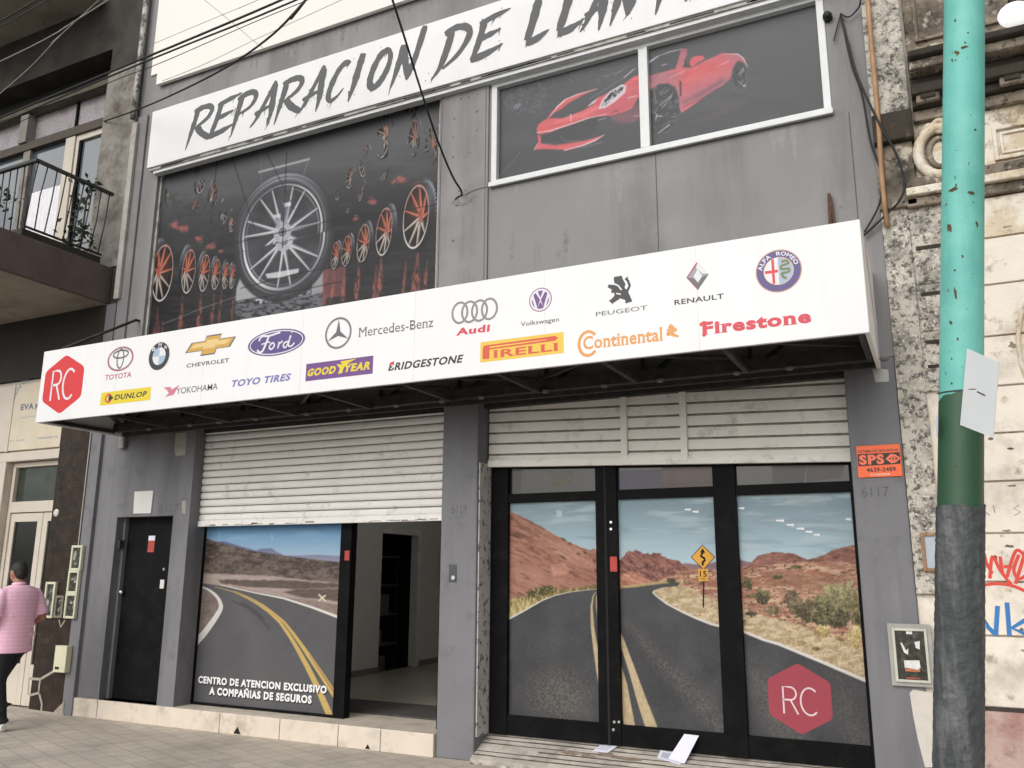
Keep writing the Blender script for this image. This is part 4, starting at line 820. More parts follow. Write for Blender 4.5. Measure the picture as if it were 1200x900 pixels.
    cv.put(cv.poly(B_([(316,420),(328,425),(330,520),(318,520)]),1.4),(76,62,68))
    for q in ([(100,500),(180,447),(240,440),(288,468),(312,540),(310,620),(270,720),(200,775),(130,760),(90,700)],[(660,400),(672,345),(700,298),(725,300),(752,340),(750,420),(730,465),(690,460)]): cv.put(cv.poly(B_(q),2.5)*.9,mix3((58,60,63),(80,82,86),fbm(P/6,Q/6,27)))
    cv.put(cv.poly(B_([(380,300),(400,265),(430,255),(470,255),(485,275),(440,300),(390,335)]),1.4),br(29,(196,84,92),(232,124,126))); cv.put(cv.poly(B_([(335,320),(350,290),(380,300),(395,335),(350,332)]),1.5)*.8,(84,70,76))
    cv.put(.9*cv.poly(B_([(60,330),(170,262),(250,235),(325,218),(290,338),(60,400)]),1.6),mix3((72,74,78),(96,98,103),fbm(P/12,Q/8,31)))
    for q,w_ in (([(60,330),(108,303),(175,258)],2.4),([(175,258),(250,230),(330,212)],1),([(250,400),(350,355)],1.1),([(560,330),(640,290)],.9),([(705,378),(738,338)],2),([(712,392),(742,350)],1.1),([(185,585),(265,515)],1.8),([(200,600),(265,525)],1.3),([(175,765),(250,710)],2.6),([(160,680),(165,650),(205,655)],1.6),([(130,620),(170,640)],1.3),([(700,420),(750,460)],1.2),([(735,457),(752,447)],2.4),([(610,245),(700,245),(738,272),(764,328)],1.1),([(150,480),(160,560)],.8),([(195,320),(230,310)],1.6),([(337,322),(345,302)],1.6),([(260,660),(290,655)],1)): cv.put(.8*cv.line(B_(q),[w_*.3]+[w_]*(len(q)-2)+[w_*.5],1.1),(222,214,220))
    for (x,y,rx,ry) in ((778,122,20,33),(866,94,9,14)):
        d=np.sqrt(((P-x)/rx)**2+((Q-y)/ry)**2); cv.put(.45*np.clip(.5-(np.abs(d-1)-.02)/.06,0,1)*sst(.35,.6,fbm(P/9,Q/9,33)),(150,150,156)); cv.put(.4*(d<.9)*sst(.58,.66,fbm((P+Q)/3,(P-Q)/9,34,3)),(140,140,146))
    cv.put(.35*cv.line(B_([(400,700),(560,640),(760,560)]),[1,6,1],6)*1.0,(122,94,98)); cv.put(.95*cv.blob(741,55.5,5.2,5.2,.2),(184,182,177))
    cv.put(.4*cv.line([(576,218),(610,178)],.7,1),(150,150,152))
for rect in ((cx0+fw,xm-.045,cz0+fw*.8,cz1-.14),(xm+.045,cx1-fw,cz0+fw*.8,cz1-.14)):
    cv=Canvas(YC,rect,.0065); paint_car(cv); cv.build('printed_film',win2,K2)

# ------------------------------------------------------------------ fascia sign
YF=-.13
sx0=at(171.7,198,YF).x; sz0,sz1=at(330,153,YF).z,at(330,78,YF).z
sz0=(at(171.7,198,YF).z+at(560,87,YF).z)/2; sz1=(at(178,131.7,YF).z+at(560,8.3,YF).z)/2
fs=thing('fascia_sign',(-4.6,YF,sz0),'long white fascia sign with dark brush lettering above the printed upper windows','sign')
b=MB(); b.box(sx0,-.25,YF,-.035,sz0,sz1,WHITE); b.build('sign_panel',fs,.006)
b=MB(); b.box(sx0+.02,-.25,YF+.02,-.001,sz0-.035,sz0-.003,ALUDK); b.box(sx0+.08,-.25,YF+.04,-.001,sz0-.075,sz0-.036,ALU)
for k in range(30):
    x=random.uniform(sx0+.2,-.4); w_=random.uniform(.1,.5); b.box(x,x+w_,YF+.018,YF+.0195,sz0-.034+random.uniform(0,.01),sz0-.012,M('black mould',(.05,.047,.042),.9,.4,20))
build_each(b,'sign_rail',fs)
INK=M('brush ink grey',lin(88,88,90,.95),.6,.03)
pr=Print(YF)
STK={'R':[([(.18,1.02),(.14,.7),(.05,.3),(-.06,-.22)],.15,.02),([(.02,.92),(.35,1.0),(.72,.98),(.88,.84),(.72,.62),(.28,.44)],.14,.07),([(.26,.48),(.55,.22),(.95,.02),(1.06,.04)],.17,.02)],
'E':[([(.22,.98),(.15,.5),(.0,.0)],.15,.1),([(.08,.90),(.5,1.0),(1.0,1.08)],.13,.02),([(.12,.50),(.45,.55),(.78,.62)],.12,.03),([(-.05,.02),(.4,.06),(.92,.20)],.15,.02)],
'P':[([(.20,1.02),(.14,.6),(.06,.2),(-.0,-.2)],.15,.02),([(.0,.88),(.4,1.0),(.78,.98),(.92,.80),(.70,.56),(.2,.44)],.14,.05)],
'A':[([(.78,1.12),(.45,.6),(.12,.12),(-.12,-.08)],.11,.03),([(.76,1.05),(.78,.6),(.80,.2),(.74,-.18)],.17,.02),([(.0,.28),(.4,.36),(.9,.44)],.10,.03)],
'C':[([(.95,.92),(.75,1.0),(.45,.86),(.2,.5),(.12,.18),(.28,.02),(.6,.1),(.85,.28)],.14,.03)],
'I':[([(.75,1.12),(.55,.7),(.38,.3),(.1,-.15)],.17,.03)],
'O':[([(.75,.98),(.45,.92),(.2,.6),(.12,.25),(.3,.04),(.6,.14),(.86,.45),(.92,.8),(.72,1.02),(.55,.96)],.15,.08)],
'N':[([(.22,1.0),(.16,.6),(.06,.2),(-.06,-.15)],.14,.02),([(.20,.98),(.4,.55),(.62,.0)],.16,.08),([(1.02,1.35),(.86,.7),(.70,.2),(.6,-.02)],.14,.02)],
'D':[([(.25,.95),(.16,.5),(.0,.05),(-.25,-.22)],.15,.02),([(.0,.92),(.4,1.02),(.8,.92),(.9,.68),(.6,.28),(.1,.0)],.15,.06)],
'L':[([(.3,1.1),(.2,.6),(.06,.1)],.17,.13),([(.02,.06),(.4,.06),(.9,.22)],.16,.02)],
'T':[([(.0,.92),(.5,1.0),(1.1,1.12)],.14,.03),([(.55,.98),(.45,.5),(.3,-.2)],.15,.02)],
'S':[([(.95,.9),(.6,1.0),(.25,.85),(.3,.62),(.7,.42),(.72,.18),(.35,.0),(-.05,.06)],.15,.04)]}
rnd=random.Random(3)
def brush(ch,x0,x1,z0,z1,sh=.30):
    for pts,wa,wb in STK[ch]:
        q=smooth_pts(pts); n=len(q); q=[(x0+(x1-x0)*x+(z-.4)*sh*(z1-z0)*.5,z0+(z1-z0)*z) for x,z in q]; hh=z1-z0
        W=[1.32*max(.012,(wa+(wb-wa)*(max(0,(k/(n-1))-.55)/.45)))*hh*rnd.uniform(.86,1.08)*(.72 if k==0 else 1) for k in range(n)]
        pr.line(q,W,INK,1)
        for k in range(3):                   # dry-brush hairs and splashes
            i=rnd.randrange(n); x,z=q[i]; l=rnd.uniform(.03,.10); pr.line([(x+rnd.uniform(-.04,.04),z+.02),(x+rnd.uniform(-.03,.03)-.02,z-l)],[.02,.003],INK,1)
            if rnd.random()<.5: pr.ell((x+rnd.uniform(-.09,.09),z+rnd.uniform(-.08,.08)),.006,.009,INK,1,n=6)
zb_,zt_=sz0+.19,sz1-.17
word=[('R',224,248,146),('E',250,279,134),('P',276,299,125),('A',300,324,121),('R',328,354,112),('A',356,381,102),('C',384,407,97),('I',411,424,90),('O',432,457,80),('N',463,491,70),('D',518,551,56),('E',556,594,41),('L',618,648,26),('L',655,689,14),('A',686,712,5),('N',720,750,-2),('T',762,795,-12)]
xs_=[(c,at(a,y,YF).x,at(b_,y,YF).x) for c,a,b_,y in word]
stp=xs_[-1][1]+.40
for c in 'AS': xs_.append((c,stp,stp+.36)); stp+=.46
for c,xa_,xb_ in xs_: brush(c,xa_,xb_,zb_,zt_)
pr.build('brush_lettering',fs)

# ------------------------------------------------------------------ canopy sign with trade marks
YS=-1.17; kx0,kx1,kz0,kz1=-8.755,-.30,3.205,4.007
cs=thing('sign_canopy',(-4.53,0,kz0),'white box canopy sign with car and tyre emblems over the ground floor shutters','sign')
b=MB(); b.box(kx0,kx1,YS,YS+.03,kz0,kz1,WHITE); b.build('front_panel',cs,.004)
b=MB(); SEAM=M('awning seam',(.62,.615,.61),.6)
for k in range(1,7): x=kx0+k*1.22; b.box(x-.002,x+.002,YS-.0006,YS-.0002,kz0+.004,kz1-.004,SEAM)
build_each(b,'panel_seam',cs)
b=MB(); b.box(kx1-.03,kx1,YS+.031,-.003,kz0,kz1,WHITE); b.box(kx0,kx0+.03,YS+.031,-.003,kz0,kz1,WHITE)
build_each(b,'end_panel',cs,.003)
b=MB(); LIL=M('faded lilac stripe',(.55,.42,.50),.5); b.hexa([(kx1+.003,YS+.35,kz0+.75),(kx1+.003,YS+.42,kz0+.78),(kx1+.003,-.1,kz0+.05),(kx1+.003,-.18,kz0+.03)]+[(kx1+.001,YS+.35,kz0+.75),(kx1+.001,YS+.42,kz0+.78),(kx1+.001,-.1,kz0+.05),(kx1+.001,-.18,kz0+.03)],LIL); b.build('end_stripe',cs)
b=MB(); b.box(kx0+.03,kx1-.03,YS+.031,-.003,kz1-.04,kz1-.01,SOFFIT); b.build('roof_sheet',cs)
b=MB()
for y in (YS+.06,-.05): b.bar((kx0+.03,y,kz0+.035),(kx1-.03,y,kz0+.035),.05,.05,STEEL)
b.bar((kx0+.03,YS+.06,kz1-.07),(kx1-.03,YS+.06,kz1-.07),.04,.04,STEEL); b.bar((kx0+.03,-.16,kz0+.09),(kx1-.03,-.16,kz0+.09),.09,.10,STEEL); b.bar((kx0+.03,-.55,kz0+.32),(kx1-.03,-.55,kz0+.32),.05,.05,STEEL)
nb=9
for i in range(nb+1):
    x=kx0+.06+(kx1-kx0-.12)*i/nb; b.bar((x,YS+.085,kz0+.036),(x,-.21,kz0+.036),.04,.04,STEEL); b.bar((x,YS+.07,kz0+.06),(x,YS+.07,kz1-.09),.03,.03,STEEL); b.bar((x,-.06,kz0+.06),(x,-.06,kz1-.09),.03,.03,STEEL)
    if i<nb:
        x2=kx0+.06+(kx1-kx0-.12)*(i+1)/nb
        if i%3: b.bar((x+.02,YS+.1,kz0+.075),(x2-.02,-.2,kz0+.16),.03,.03,STEEL)
        else: b.bar((x2-.02,YS+.1,kz0+.075),(x+.02,-.2,kz0+.16),.03,.03,STEEL)
        b.bar((x+.03,-.07,kz0+.1),(x2-.03,-.07,kz1-.12),.03,.03,STEEL)
build_each(b,'truss_bar',cs)
b=MB(); CL=M('grey clip',(.18,.17,.16),.7,.3,20)
for k in range(15):
    x=kx0+.7+k*.55+random.uniform(-.1,.1); b.ball((x,-.22,kz0+.03),.035,.03,.022,CL,8,6)
build_each(b,'fixing_clip',cs)
b=MB(); b.box(kx0+.1,kx1-.1,-.05,-.002,kz0+.10,kz0+.16,STEEL); b.build('wall_rail',cs)

KB=.80
def ink(n,r,g,b_,**kw): return M(n,lin(r,g,b_,KB),.45,.02,3,**kw)
I_RED=ink('ink red',228,48,52); I_BLK=ink('ink black',48,46,50); I_GRY=ink('ink grey',105,103,108); I_LG=ink('ink light grey',165,163,170); I_YEL=ink('ink yellow',242,218,45); I_GOLD=ink('ink gold',222,172,75); I_GOLD2=ink('ink pale gold',240,210,140)
I_PUR=ink('ink purple',92,75,140); I_LPUR=ink('ink light purple',135,128,190); I_PLUM=ink('ink plum',118,70,142); I_W=ink('ink white',240,240,244); I_PINK=ink('ink pink',222,130,150); I_CRIM=ink('ink crimson',190,65,90); I_ORG=ink('ink orange',238,165,85); I_ROSE=ink('ink rose red',226,62,80); I_PRED=ink('ink orange red',228,82,56); I_GREEN=ink('ink olive green',120,130,70); I_PYEL=ink('ink warm yellow',248,208,70)
AA=lambda u,v:(40+u/3.75,340+v/3.75)
BB=lambda u,v:(340+u/3.529,320+v/3.529)
CC=lambda u,v:(660+u/3.158,250+v/3.158)
def mark(name,label):
    def deco(fn):
        pr=Print(YS-.0006); fn(pr); o=pr.build(name,cs); o['label']=label
    return deco
@mark('printed_emblem','red hexagon with white initials RC')
def _(p):
    l=p.P(*AA(42,430)); r=p.P(*AA(214,400)); t=p.P(*AA(145,283)); b_=p.P(*AA(106,545)); c=((l[0]+r[0])/2,(t[1]+b_[1])/2)
    hexagon(p,c,r[0]-l[0],t[1]-b_[1],I_RED,1,.14); w_=(r[0]-l[0]); thin_rc(p,c[0]-w_*.29,c[1]-.17,c[0]+w_*.28,c[1]+.16,.026,I_W,2)
@mark('printed_emblem','three joined ovals above crimson lettering')
def _(p):
    c=p.P(*AA(379,302)); rx,r=p.rad(379,302,52,48,AA); p.ring(c,rx*1.03,r*1.03,.018,I_CRIM,1); p.ring(c,rx*.97,r*.97,.012,I_LG,2); p.ring((c[0],c[1]+r*.42),rx*.62,r*.34,.018,I_GRY,2); p.ring((c[0],c[1]+r*.02),rx*.27,r*.85,.016,I_GRY,2)
    p.tpx('TOYOTA',AA(311,397),AA(429,358),I_CRIM,bold=.012)
@mark('printed_emblem','yellow plate with slanted black lettering')
def _(p):
    a=p.P(*AA(289,508)); b_=p.P(*AA(515,424)); p.fill([(a[0],a[1]),(b_[0],a[1]),(b_[0],b_[1]),(a[0],b_[1])],I_YEL,1)
    h=b_[1]-a[1]; p.text('DUNLOP',a[0]+.21,a[1]+h*.30,b_[0]-.05,b_[1]-h*.28,I_BLK,bold=.03,shear=.25,serif=True); c=(a[0]+.12,(a[1]+b_[1])/2); p.ell(c,.055,.05,I_ROSE,2); p.ell(c,.035,.032,I_YEL,3); p.fill([(c[0],c[1]+.035),(c[0]+.08,c[1]),(c[0],c[1]-.035)],I_BLK,4)
@mark('printed_emblem','round black ring with pale blue and white quarters')
def _(p):
    c=p.P(*AA(549,290)); r=sum(p.rad(549,290,45,58,AA))/2; p.ell(c,r*1.03,r*1.03,I_LG,1); p.ell(c,r,r,I_BLK,2); p.ell(c,r*.64,r*.64,I_W,3); LB=ink('ink pale blue',175,195,222)
    p.ell(c,r*.62,r*.62,LB,4,90,180); p.ell(c,r*.62,r*.62,LB,4,270,360)
    for t_,a in (('B',135),('M',90),('W',45)):
        x,z=c[0]+math.cos(R(a))*r*.82,c[1]+math.sin(R(a))*r*.82; p.text(t_,x-.022,z-.02,x+.022,z+.02,I_W,layer=5,bold=.02)
@mark('printed_emblem','gold cross shaped emblem above grey lettering')
def _(p):
    c=p.P(*AA(772,242)); w_,h=p.rad(772,242,98,44,AA); s=w_*.33
    q=[(-w_-s*.3,-h*.45),(-w_*.33,-h*.45),(-w_*.4,-h*.95),(w_*.25,-h*.95),(w_*.32,-h*.45),(w_-s*.3,-h*.45),(w_+s*.4,h*.5),(w_*.43,h*.5),(w_*.5,h*1.0),(-w_*.17,h*1.0),(-w_*.23,h*.5),(-w_+s*.5,h*.5)]
    p.fill([(c[0]+x,c[1]+z) for x,z in q],I_GRY,1); p.fill([(c[0]+x*.93,c[1]+z*.86) for x,z in q],I_GOLD,2); p.fill([(c[0]+x*.8,c[1]+.012+z*.42) for x,z in q],I_GOLD2,3)
    p.tpx('CHEVROLET',AA(669,342),AA(858,298),I_GRY,bold=.02)
@mark('printed_emblem','pink angular mark beside thin grey lettering')
def _(p):
    p.px([AA(568,428),AA(598,425),AA(606,436),AA(640,415),AA(612,460),AA(588,466),AA(573,472),AA(592,452),AA(582,438)],I_PINK,1); p.tpx('YOKOHAMA',AA(624,458),AA(808,408),I_GRY,bold=.004)
@mark('printed_emblem','purple oval with white script')
def _(p):
    c=p.P(*AA(1063,230)); rx,rz=p.rad(1063,230,123,56,AA); kk=rx/.385; p.ell(c,rx*1.02,rz*1.03,I_LG,1); p.ell(c,rx,rz,I_PUR,2); p.ring(c,rx*.93,rz*.88,.010,I_W,3)
    L_=lambda q,w_: p.line([(c[0]+x*kk,c[1]+z*kk*1.05) for x,z in smooth_pts(q)],w_*kk,I_W,4)
    L_([(-.24,.04),(-.2,.085),(-.1,.08),(.0,.095),(.05,.1)],.022); L_([(-.10,.085),(-.14,.0),(-.18,-.07),(-.23,-.08),(-.25,-.05)],.026); L_([(-.2,.0),(-.12,.015),(-.08,.01)],.014)
    L_([(-.06,.0),(-.09,-.04),(-.06,-.065),(-.02,-.03),(-.04,.0),(-.07,-.01)],.018); L_([(.03,-.065),(.045,.0),(.04,-.02),(.09,.005)],.018); L_([(.16,-.005),(.11,-.02),(.11,-.06),(.15,-.05),(.21,.09),(.17,-.04),(.21,-.06),(.25,-.03)],.018)
@mark('printed_emblem','bold slanted light purple lettering')
def _(p): p.tpx('TOYO TIRES',AA(862,428),AA(1132,364),I_LPUR,bold=.04,shear=.3)
@mark('printed_emblem','thin ring holding a three pointed star beside grey serif lettering')
def _(p):
    c=p.P(*BB(199,248)); r=sum(p.rad(199,248,53,60,BB))/2; p.ring(c,r,r,.015,I_GRY,1); p.ring(c,r*.93,r*.93,.008,I_LG,1)
    for a in (90,210,330): a_=R(a); n=R(a+90); p.fill([(c[0]+math.cos(a_)*r*.95,c[1]+math.sin(a_)*r*.95),(c[0]+math.cos(n)*.026,c[1]+math.sin(n)*.026),(c[0]-math.cos(n)*.026,c[1]-math.sin(n)*.026)],I_GRY,2)
    p.tpx('Mercedes-Benz',BB(282,266),BB(593,182),I_GRY,bold=.0,serif=True)
@mark('printed_emblem','plum plate with yellow slanted lettering and a winged foot')
def _(p):
    a=p.P(*BB(63,448)); b_=p.P(*BB(344,341)); p.fill([(a[0],a[1]),(b_[0],a[1]),(b_[0],b_[1]),(a[0],b_[1])],I_PLUM,1); h=b_[1]-a[1]; w_=b_[0]-a[0]
    p.text('GOOD',a[0]+.01,a[1]+h*.26,a[0]+w_*.47,a[1]+h*.70,I_YEL,bold=.045,shear=.3,serif=True); p.text('YEAR',a[0]+w_*.56,a[1]+h*.26,b_[0]-.01,a[1]+h*.70,I_YEL,bold=.045,shear=.3,serif=True)
    x=a[0]+w_*.49; p.fill([(x,a[1]+h*.2),(x+.05,a[1]+h*.24),(x+.06,a[1]+h*.5),(x+.13,a[1]+h*.8),(x+.2,a[1]+h*.95),(x+.02,a[1]+h*.9),(x+.05,a[1]+h*.72),(x-.02,a[1]+h*.78),(x+.02,a[1]+h*.5)],I_YEL,3)
@mark('printed_emblem','dark slanted condensed lettering with a red corner')
def _(p):
    p.tpx('BRIDGESTONE',BB(405,406),BB(718,336),I_BLK,bold=.035,shear=.28); p.px([BB(412,372),BB(432,362),BB(426,378),BB(410,384)],I_ROSE,3); p.px([BB(424,380),BB(431,378),BB(428,392),BB(420,394)],I_W,3.2)
@mark('printed_emblem','four interlinked grey rings above red lettering')
def _(p):
    for u,v in ((702,164),(742,160),(783,155),(824,148)): c=p.P(*BB(u,v)); r1,r2=p.rad(u,v,31,42,BB); p.ring(c,r1,r2,.018,I_GRY,1); p.ring(c,r1,r2,.007,I_LG,2)
    p.tpx('Audi',BB(686,260),BB(828,210),I_ROSE,bold=.04,shear=.1)
@mark('printed_emblem','round purple badge with white letters above black lettering')
def _(p):
    c=p.P(*BB(1035,110)); r=sum(p.rad(1035,110,45,49,BB))/2; p.ell(c,r*1.03,r*1.03,I_PINK,1); p.ell(c,r,r,I_PLUM,2); p.ring(c,r*.86,r*.86,.016,I_W,3); 
    p.line([(c[0]-r*.38,c[1]+r*.78),(c[0],c[1]+r*.05),(c[0]+r*.38,c[1]+r*.78)],.022,I_W,4); p.line([(c[0]-r*.74,c[1]+r*.42),(c[0]-r*.34,c[1]-r*.76),(c[0],c[1]-r*.05),(c[0]+r*.34,c[1]-r*.76),(c[0]+r*.74,c[1]+r*.42)],.022,I_W,4)
    p.tpx('Volkswagen',BB(954,227),BB(1112,181),I_BLK,bold=.004)
@mark('printed_emblem','yellow plate with red lettering under a long bar')
def _(p):
    a=p.P(*BB(786,370)); b_=p.P(*BB(1131,243)); p.fill([(a[0],a[1]),(b_[0],a[1]),(b_[0],b_[1]),(a[0],b_[1])],I_PYEL,1); w_=b_[0]-a[0]; h=b_[1]-a[1]; X_=lambda u,v:(a[0]+w_*u,a[1]+h*v)
    p.text('IRELLI',*X_(.155,.14),*X_(.945,.52),I_PRED,bold=.03,serif=True)
    p.fill([X_(.03,.14),X_(.115,.14),X_(.115,.58),X_(.9,.62),X_(.94,.74),X_(.90,.86),X_(.05,.82),X_(.03,.7)],I_PRED,2); p.fill([X_(.115,.66),X_(.80,.71),X_(.80,.745),X_(.115,.735)],I_PYEL,3)
@mark('printed_emblem','dark standing lion figure above wide grey lettering')
def _(p):
    L_=lambda q,w_,m=I_BLK: p.lpx([CC(*c) for c in q],w_,m,1)
    L_([(188,250),(205,245),(214,262),(205,285)],[.04,.07,.07,.09]); L_([(166,268),(188,275),(205,285),(225,300)],[.022,.045,.085,.08]); L_([(178,290),(200,286)],[.02,.04]); L_([(205,292),(198,312),(180,326),(176,330)],[.07,.05,.035,.05]); L_([(222,298),(238,312),(248,322),(230,326)],[.085,.05,.04,.035]); L_([(228,298),(238,285),(246,268),(240,250),(232,243),(240,240)],[.035,.022,.02,.02,.02,.03]); L_([(188,240),(212,238),(218,256)],[.02,.035,.03])
    L_([(190,262),(204,268),(216,284)],.012,I_W); L_([(196,296),(214,300)],.01,I_W)
    p.tpx('PEUGEOT',CC(121,382),CC(311,340),I_GRY,bold=.004)
@mark('printed_emblem','orange serif lettering with a rearing horse')
def _(p):
    p.tpx('Continental',CC(74,506),CC(368,420),I_ORG,bold=.022,serif=True); a=p.P(*CC(92,482)); p.ring(a,.075,.095,.024,I_ORG,2,40,320)
    L_=lambda q,w_: p.lpx([CC(*c) for c in q],w_,I_ORG,2)
    L_([(384,452),(395,440),(404,432),(398,418),(402,412)],[.02,.05,.06,.04,.03]); L_([(404,432),(416,428),(420,436)],[.03,.02,.012]); L_([(395,440),(408,450),(428,456)],[.04,.025,.012]); L_([(384,430),(390,436),(396,442)],[.01,.02,.03])
@mark('printed_emblem','grey faceted diamond above dark lettering')
def _(p):
    c=p.P(*CC(498,232)); w_,h=p.rad(498,232,40,50,CC); 
    p.fill([(c[0],c[1]+h),(c[0]+w_,c[1]),(c[0],c[1]-h),(c[0]-w_,c[1])],I_LG,1); p.fill([(c[0]+w_,c[1]),(c[0],c[1]-h),(c[0]-w_,c[1]),(c[0]-w_*.44,c[1]-h*.11),(c[0],c[1]-h*.46),(c[0]+w_*.44,c[1]-h*.11)],I_GRY,2); p.fill([(c[0],c[1]+h*.96),(c[0]+w_*.9,c[1]+.01),(c[0]+w_*.48,c[1]+.01),(c[0]-w_*.12,c[1]+h*.6)],I_W,2); p.fill([(c[0],c[1]+h*.5),(c[0]+w_*.4,c[1]),(c[0],c[1]-h*.5),(c[0]-w_*.4,c[1])],I_W,3)
    p.line([(c[0],c[1]+h),(c[0]-w_,c[1]),(c[0],c[1]-h)],.012,I_CRIM,1.5)
    p.tpx('RENAULT',CC(412,340),CC(594,296),I_BLK,bold=.02)
@mark('printed_emblem','bold rose red ornate lettering')
def _(p):
    p.tpx('Firestone',CC(512,452),CC(915,354),I_ROSE,bold=.045,serif=True); p.px([CC(503,408),CC(520,398),CC(548,404),CC(545,414),CC(520,412),CC(508,420)],I_ROSE,2); p.px([CC(515,440),CC(530,430),CC(528,455),CC(516,457)],I_ROSE,2)
@mark('printed_emblem','round badge with a red cross and a coiled green serpent')
def _(p):
    c=p.P(*CC(797,213)); r=sum(p.rad(797,213,82,77,CC))/2; p.ell(c,r*1.04,r*1.04,I_CRIM,1); p.ell(c,r*1.02,r*1.02,I_GOLD2,2); p.ell(c,r,r,I_PUR,3); p.ell(c,r*.68,r*.68,I_GOLD2,4); p.ell(c,r*.65,r*.65,I_W,5,90,270); p.ell(c,r*.65,r*.65,ink('ink ice blue',175,190,215),5,-90,90)
    p.fill([(c[0]-r*.30,c[1]+r*.6),(c[0]-r*.18,c[1]+r*.6),(c[0]-r*.18,c[1]-r*.6),(c[0]-r*.30,c[1]-r*.6)],I_RED,6); p.fill([(c[0]-r*.62,c[1]+r*.07),(c[0]-.004,c[1]+r*.07),(c[0]-.004,c[1]-r*.07),(c[0]-r*.62,c[1]-r*.07)],I_RED,6.5)
    p.line(smooth_pts([(c[0]+r*.15,c[1]+r*.42),(c[0]+r*.38,c[1]+r*.44),(c[0]+r*.45,c[1]+r*.3),(c[0]+r*.15,c[1]+r*.22),(c[0]+r*.14,c[1]+r*.06),(c[0]+r*.46,c[1]+r*.04),(c[0]+r*.42,c[1]-r*.12),(c[0]+r*.15,c[1]-r*.14),(c[0]+r*.2,c[1]-r*.32),(c[0]+r*.34,c[1]-r*.42)]),r*.12,I_GREEN,7)
    p.text('ALFA',0,0,1,r*.20,I_W,layer=7,bold=.03,arc=(c[0],c[1],r*.75,172,112)); p.text('ROMEO',0,0,1,r*.20,I_W,layer=7,bold=.03,arc=(c[0],c[1],r*.75,94,14))
# canopy stay and rusty bracket
b=MB(); a=at(161,375.5,-.03); b.tube([(a.x,-.002,a.z),(a.x-.0,-.05,a.z),(kx0+.05,YS+.15,kz1+.05)],.018,STEEL); tag(b.build('stay_rod'),'thin dark stay rod running from the wall to the left end of the canopy','rod')
b=MB(); a=at(972,232,-.02); c=at(974,262,-.02); RUST=M('rusty iron',(.09,.045,.03),.85,.3,20)
b.hexa([(a.x-.012,-.05,a.z+.03),(a.x+.012,-.05,a.z+.03),(a.x-.005,-.05,3.99),(a.x-.035,-.05,3.99),(a.x-.012,-.003,a.z+.03),(a.x+.012,-.003,a.z+.03),(a.x-.005,-.003,3.99),(a.x-.035,-.003,3.99)],RUST); b.hexa([(a.x+.006,-.048,a.z-.01),(a.x+.02,-.048,a.z-.01),(a.x+.055,-.048,3.99),(a.x+.03,-.048,3.99),(a.x+.006,-.003,a.z-.01),(a.x+.02,-.003,a.z-.01),(a.x+.055,-.003,3.99),(a.x+.03,-.003,3.99)],RUST); tag(b.build('wall_bracket'),'small rusty iron bracket on the grey wall above the right end of the canopy','bracket')
# blank plate over the door, alarm sign, boxes
b=MB(); pts=[at(*q,-.012) for q in ((156,602),(176.5,601.5),(179.5,575),(157.5,576))]; b.slab([tuple(p) for p in pts],.011,M('blank white plate',(.66,.65,.63),.5,.04)); tag(b.build('blank_plate',None,.002),'blank white square plate on the wall above the black entrance door','plate')
b=MB(); p=at(145,518,-.02); b.box(p.x-.05,p.x+.045,-.06,-.002,p.z-.08,p.z+.06,M('junction box grey',(.22,.22,.21),.6,.3,30)); tag(b.build('junction_box',None,.006),'little grey junction box high on the door pier beneath the left canopy end','box')
al=thing('alarm_sign',(-.36,-.01,2.35),'orange alarm company sign with black band and eye mark on the right grey pier','sign')
ORA=M('sign orange',lin(240,95,45,1.25),.45,.04); ORL=M('sign orange on black',lin(240,110,75,1.25),.5,.05); SB=M('sign black',(.025,.012,.01),.5)
q=[at(*c,-.012) for c in ((1006,560),(1058,559),(1055.5,520),(1005,522))]; b=MB()
x0,x1,z0,z1=q[0].x,q[1].x,q[0].z,q[2].z; b.box(x0,x1,-.012,-.001,z0,z1,ORA); b.build('sign_plate',al,.003)
pr=Print(-.0125); h=z1-z0; w_=x1-x0
pr.fill([(x0+w_*.02,z0+h*.36),(x1-w_*.02,z0+h*.38),(x1-w_*.02,z0+h*.74),(x0+w_*.02,z0+h*.74)],SB,1); pr.text('SPS',x0+w_*.05,z0+h*.40,x0+w_*.62,z0+h*.71,ORL,bold=.05)
pr.text('SISTEMA DE SEGURIDAD',x0+w_*.04,z0+h*.78,x1-w_*.04,z0+h*.86,SB,bold=.01); pr.text('4639-2489',x0+w_*.2,z0+h*.16,x0+w_*.86,z0+h*.30,SB,bold=.03); pr.text('24 HORAS',x0+w_*.28,z0+h*.05,x0+w_*.72,z0+h*.11,M('sign cream',(.8,.7,.6),.5),bold=.02)
c=(x0+w_*.82,z0+h*.555); pr.fill([(c[0]-w_*.17,c[1]),(c[0]-w_*.04,c[1]+h*.15),(c[0]+w_*.06,c[1]+h*.12),(c[0]+w_*.17,c[1]),(c[0]+w_*.06,c[1]-h*.12),(c[0]-w_*.04,c[1]-h*.15)],ORL,2); pr.fill([(c[0]-w_*.10,c[1]),(c[0],c[1]+h*.09),(c[0]+w_*.12,c[1]),(c[0],c[1]-h*.09)],SB,3); pr.ell(c,.017,.017,ORL,4); pr.ell(c,.008,.008,SB,5)
pr.build('sign_lettering',al)

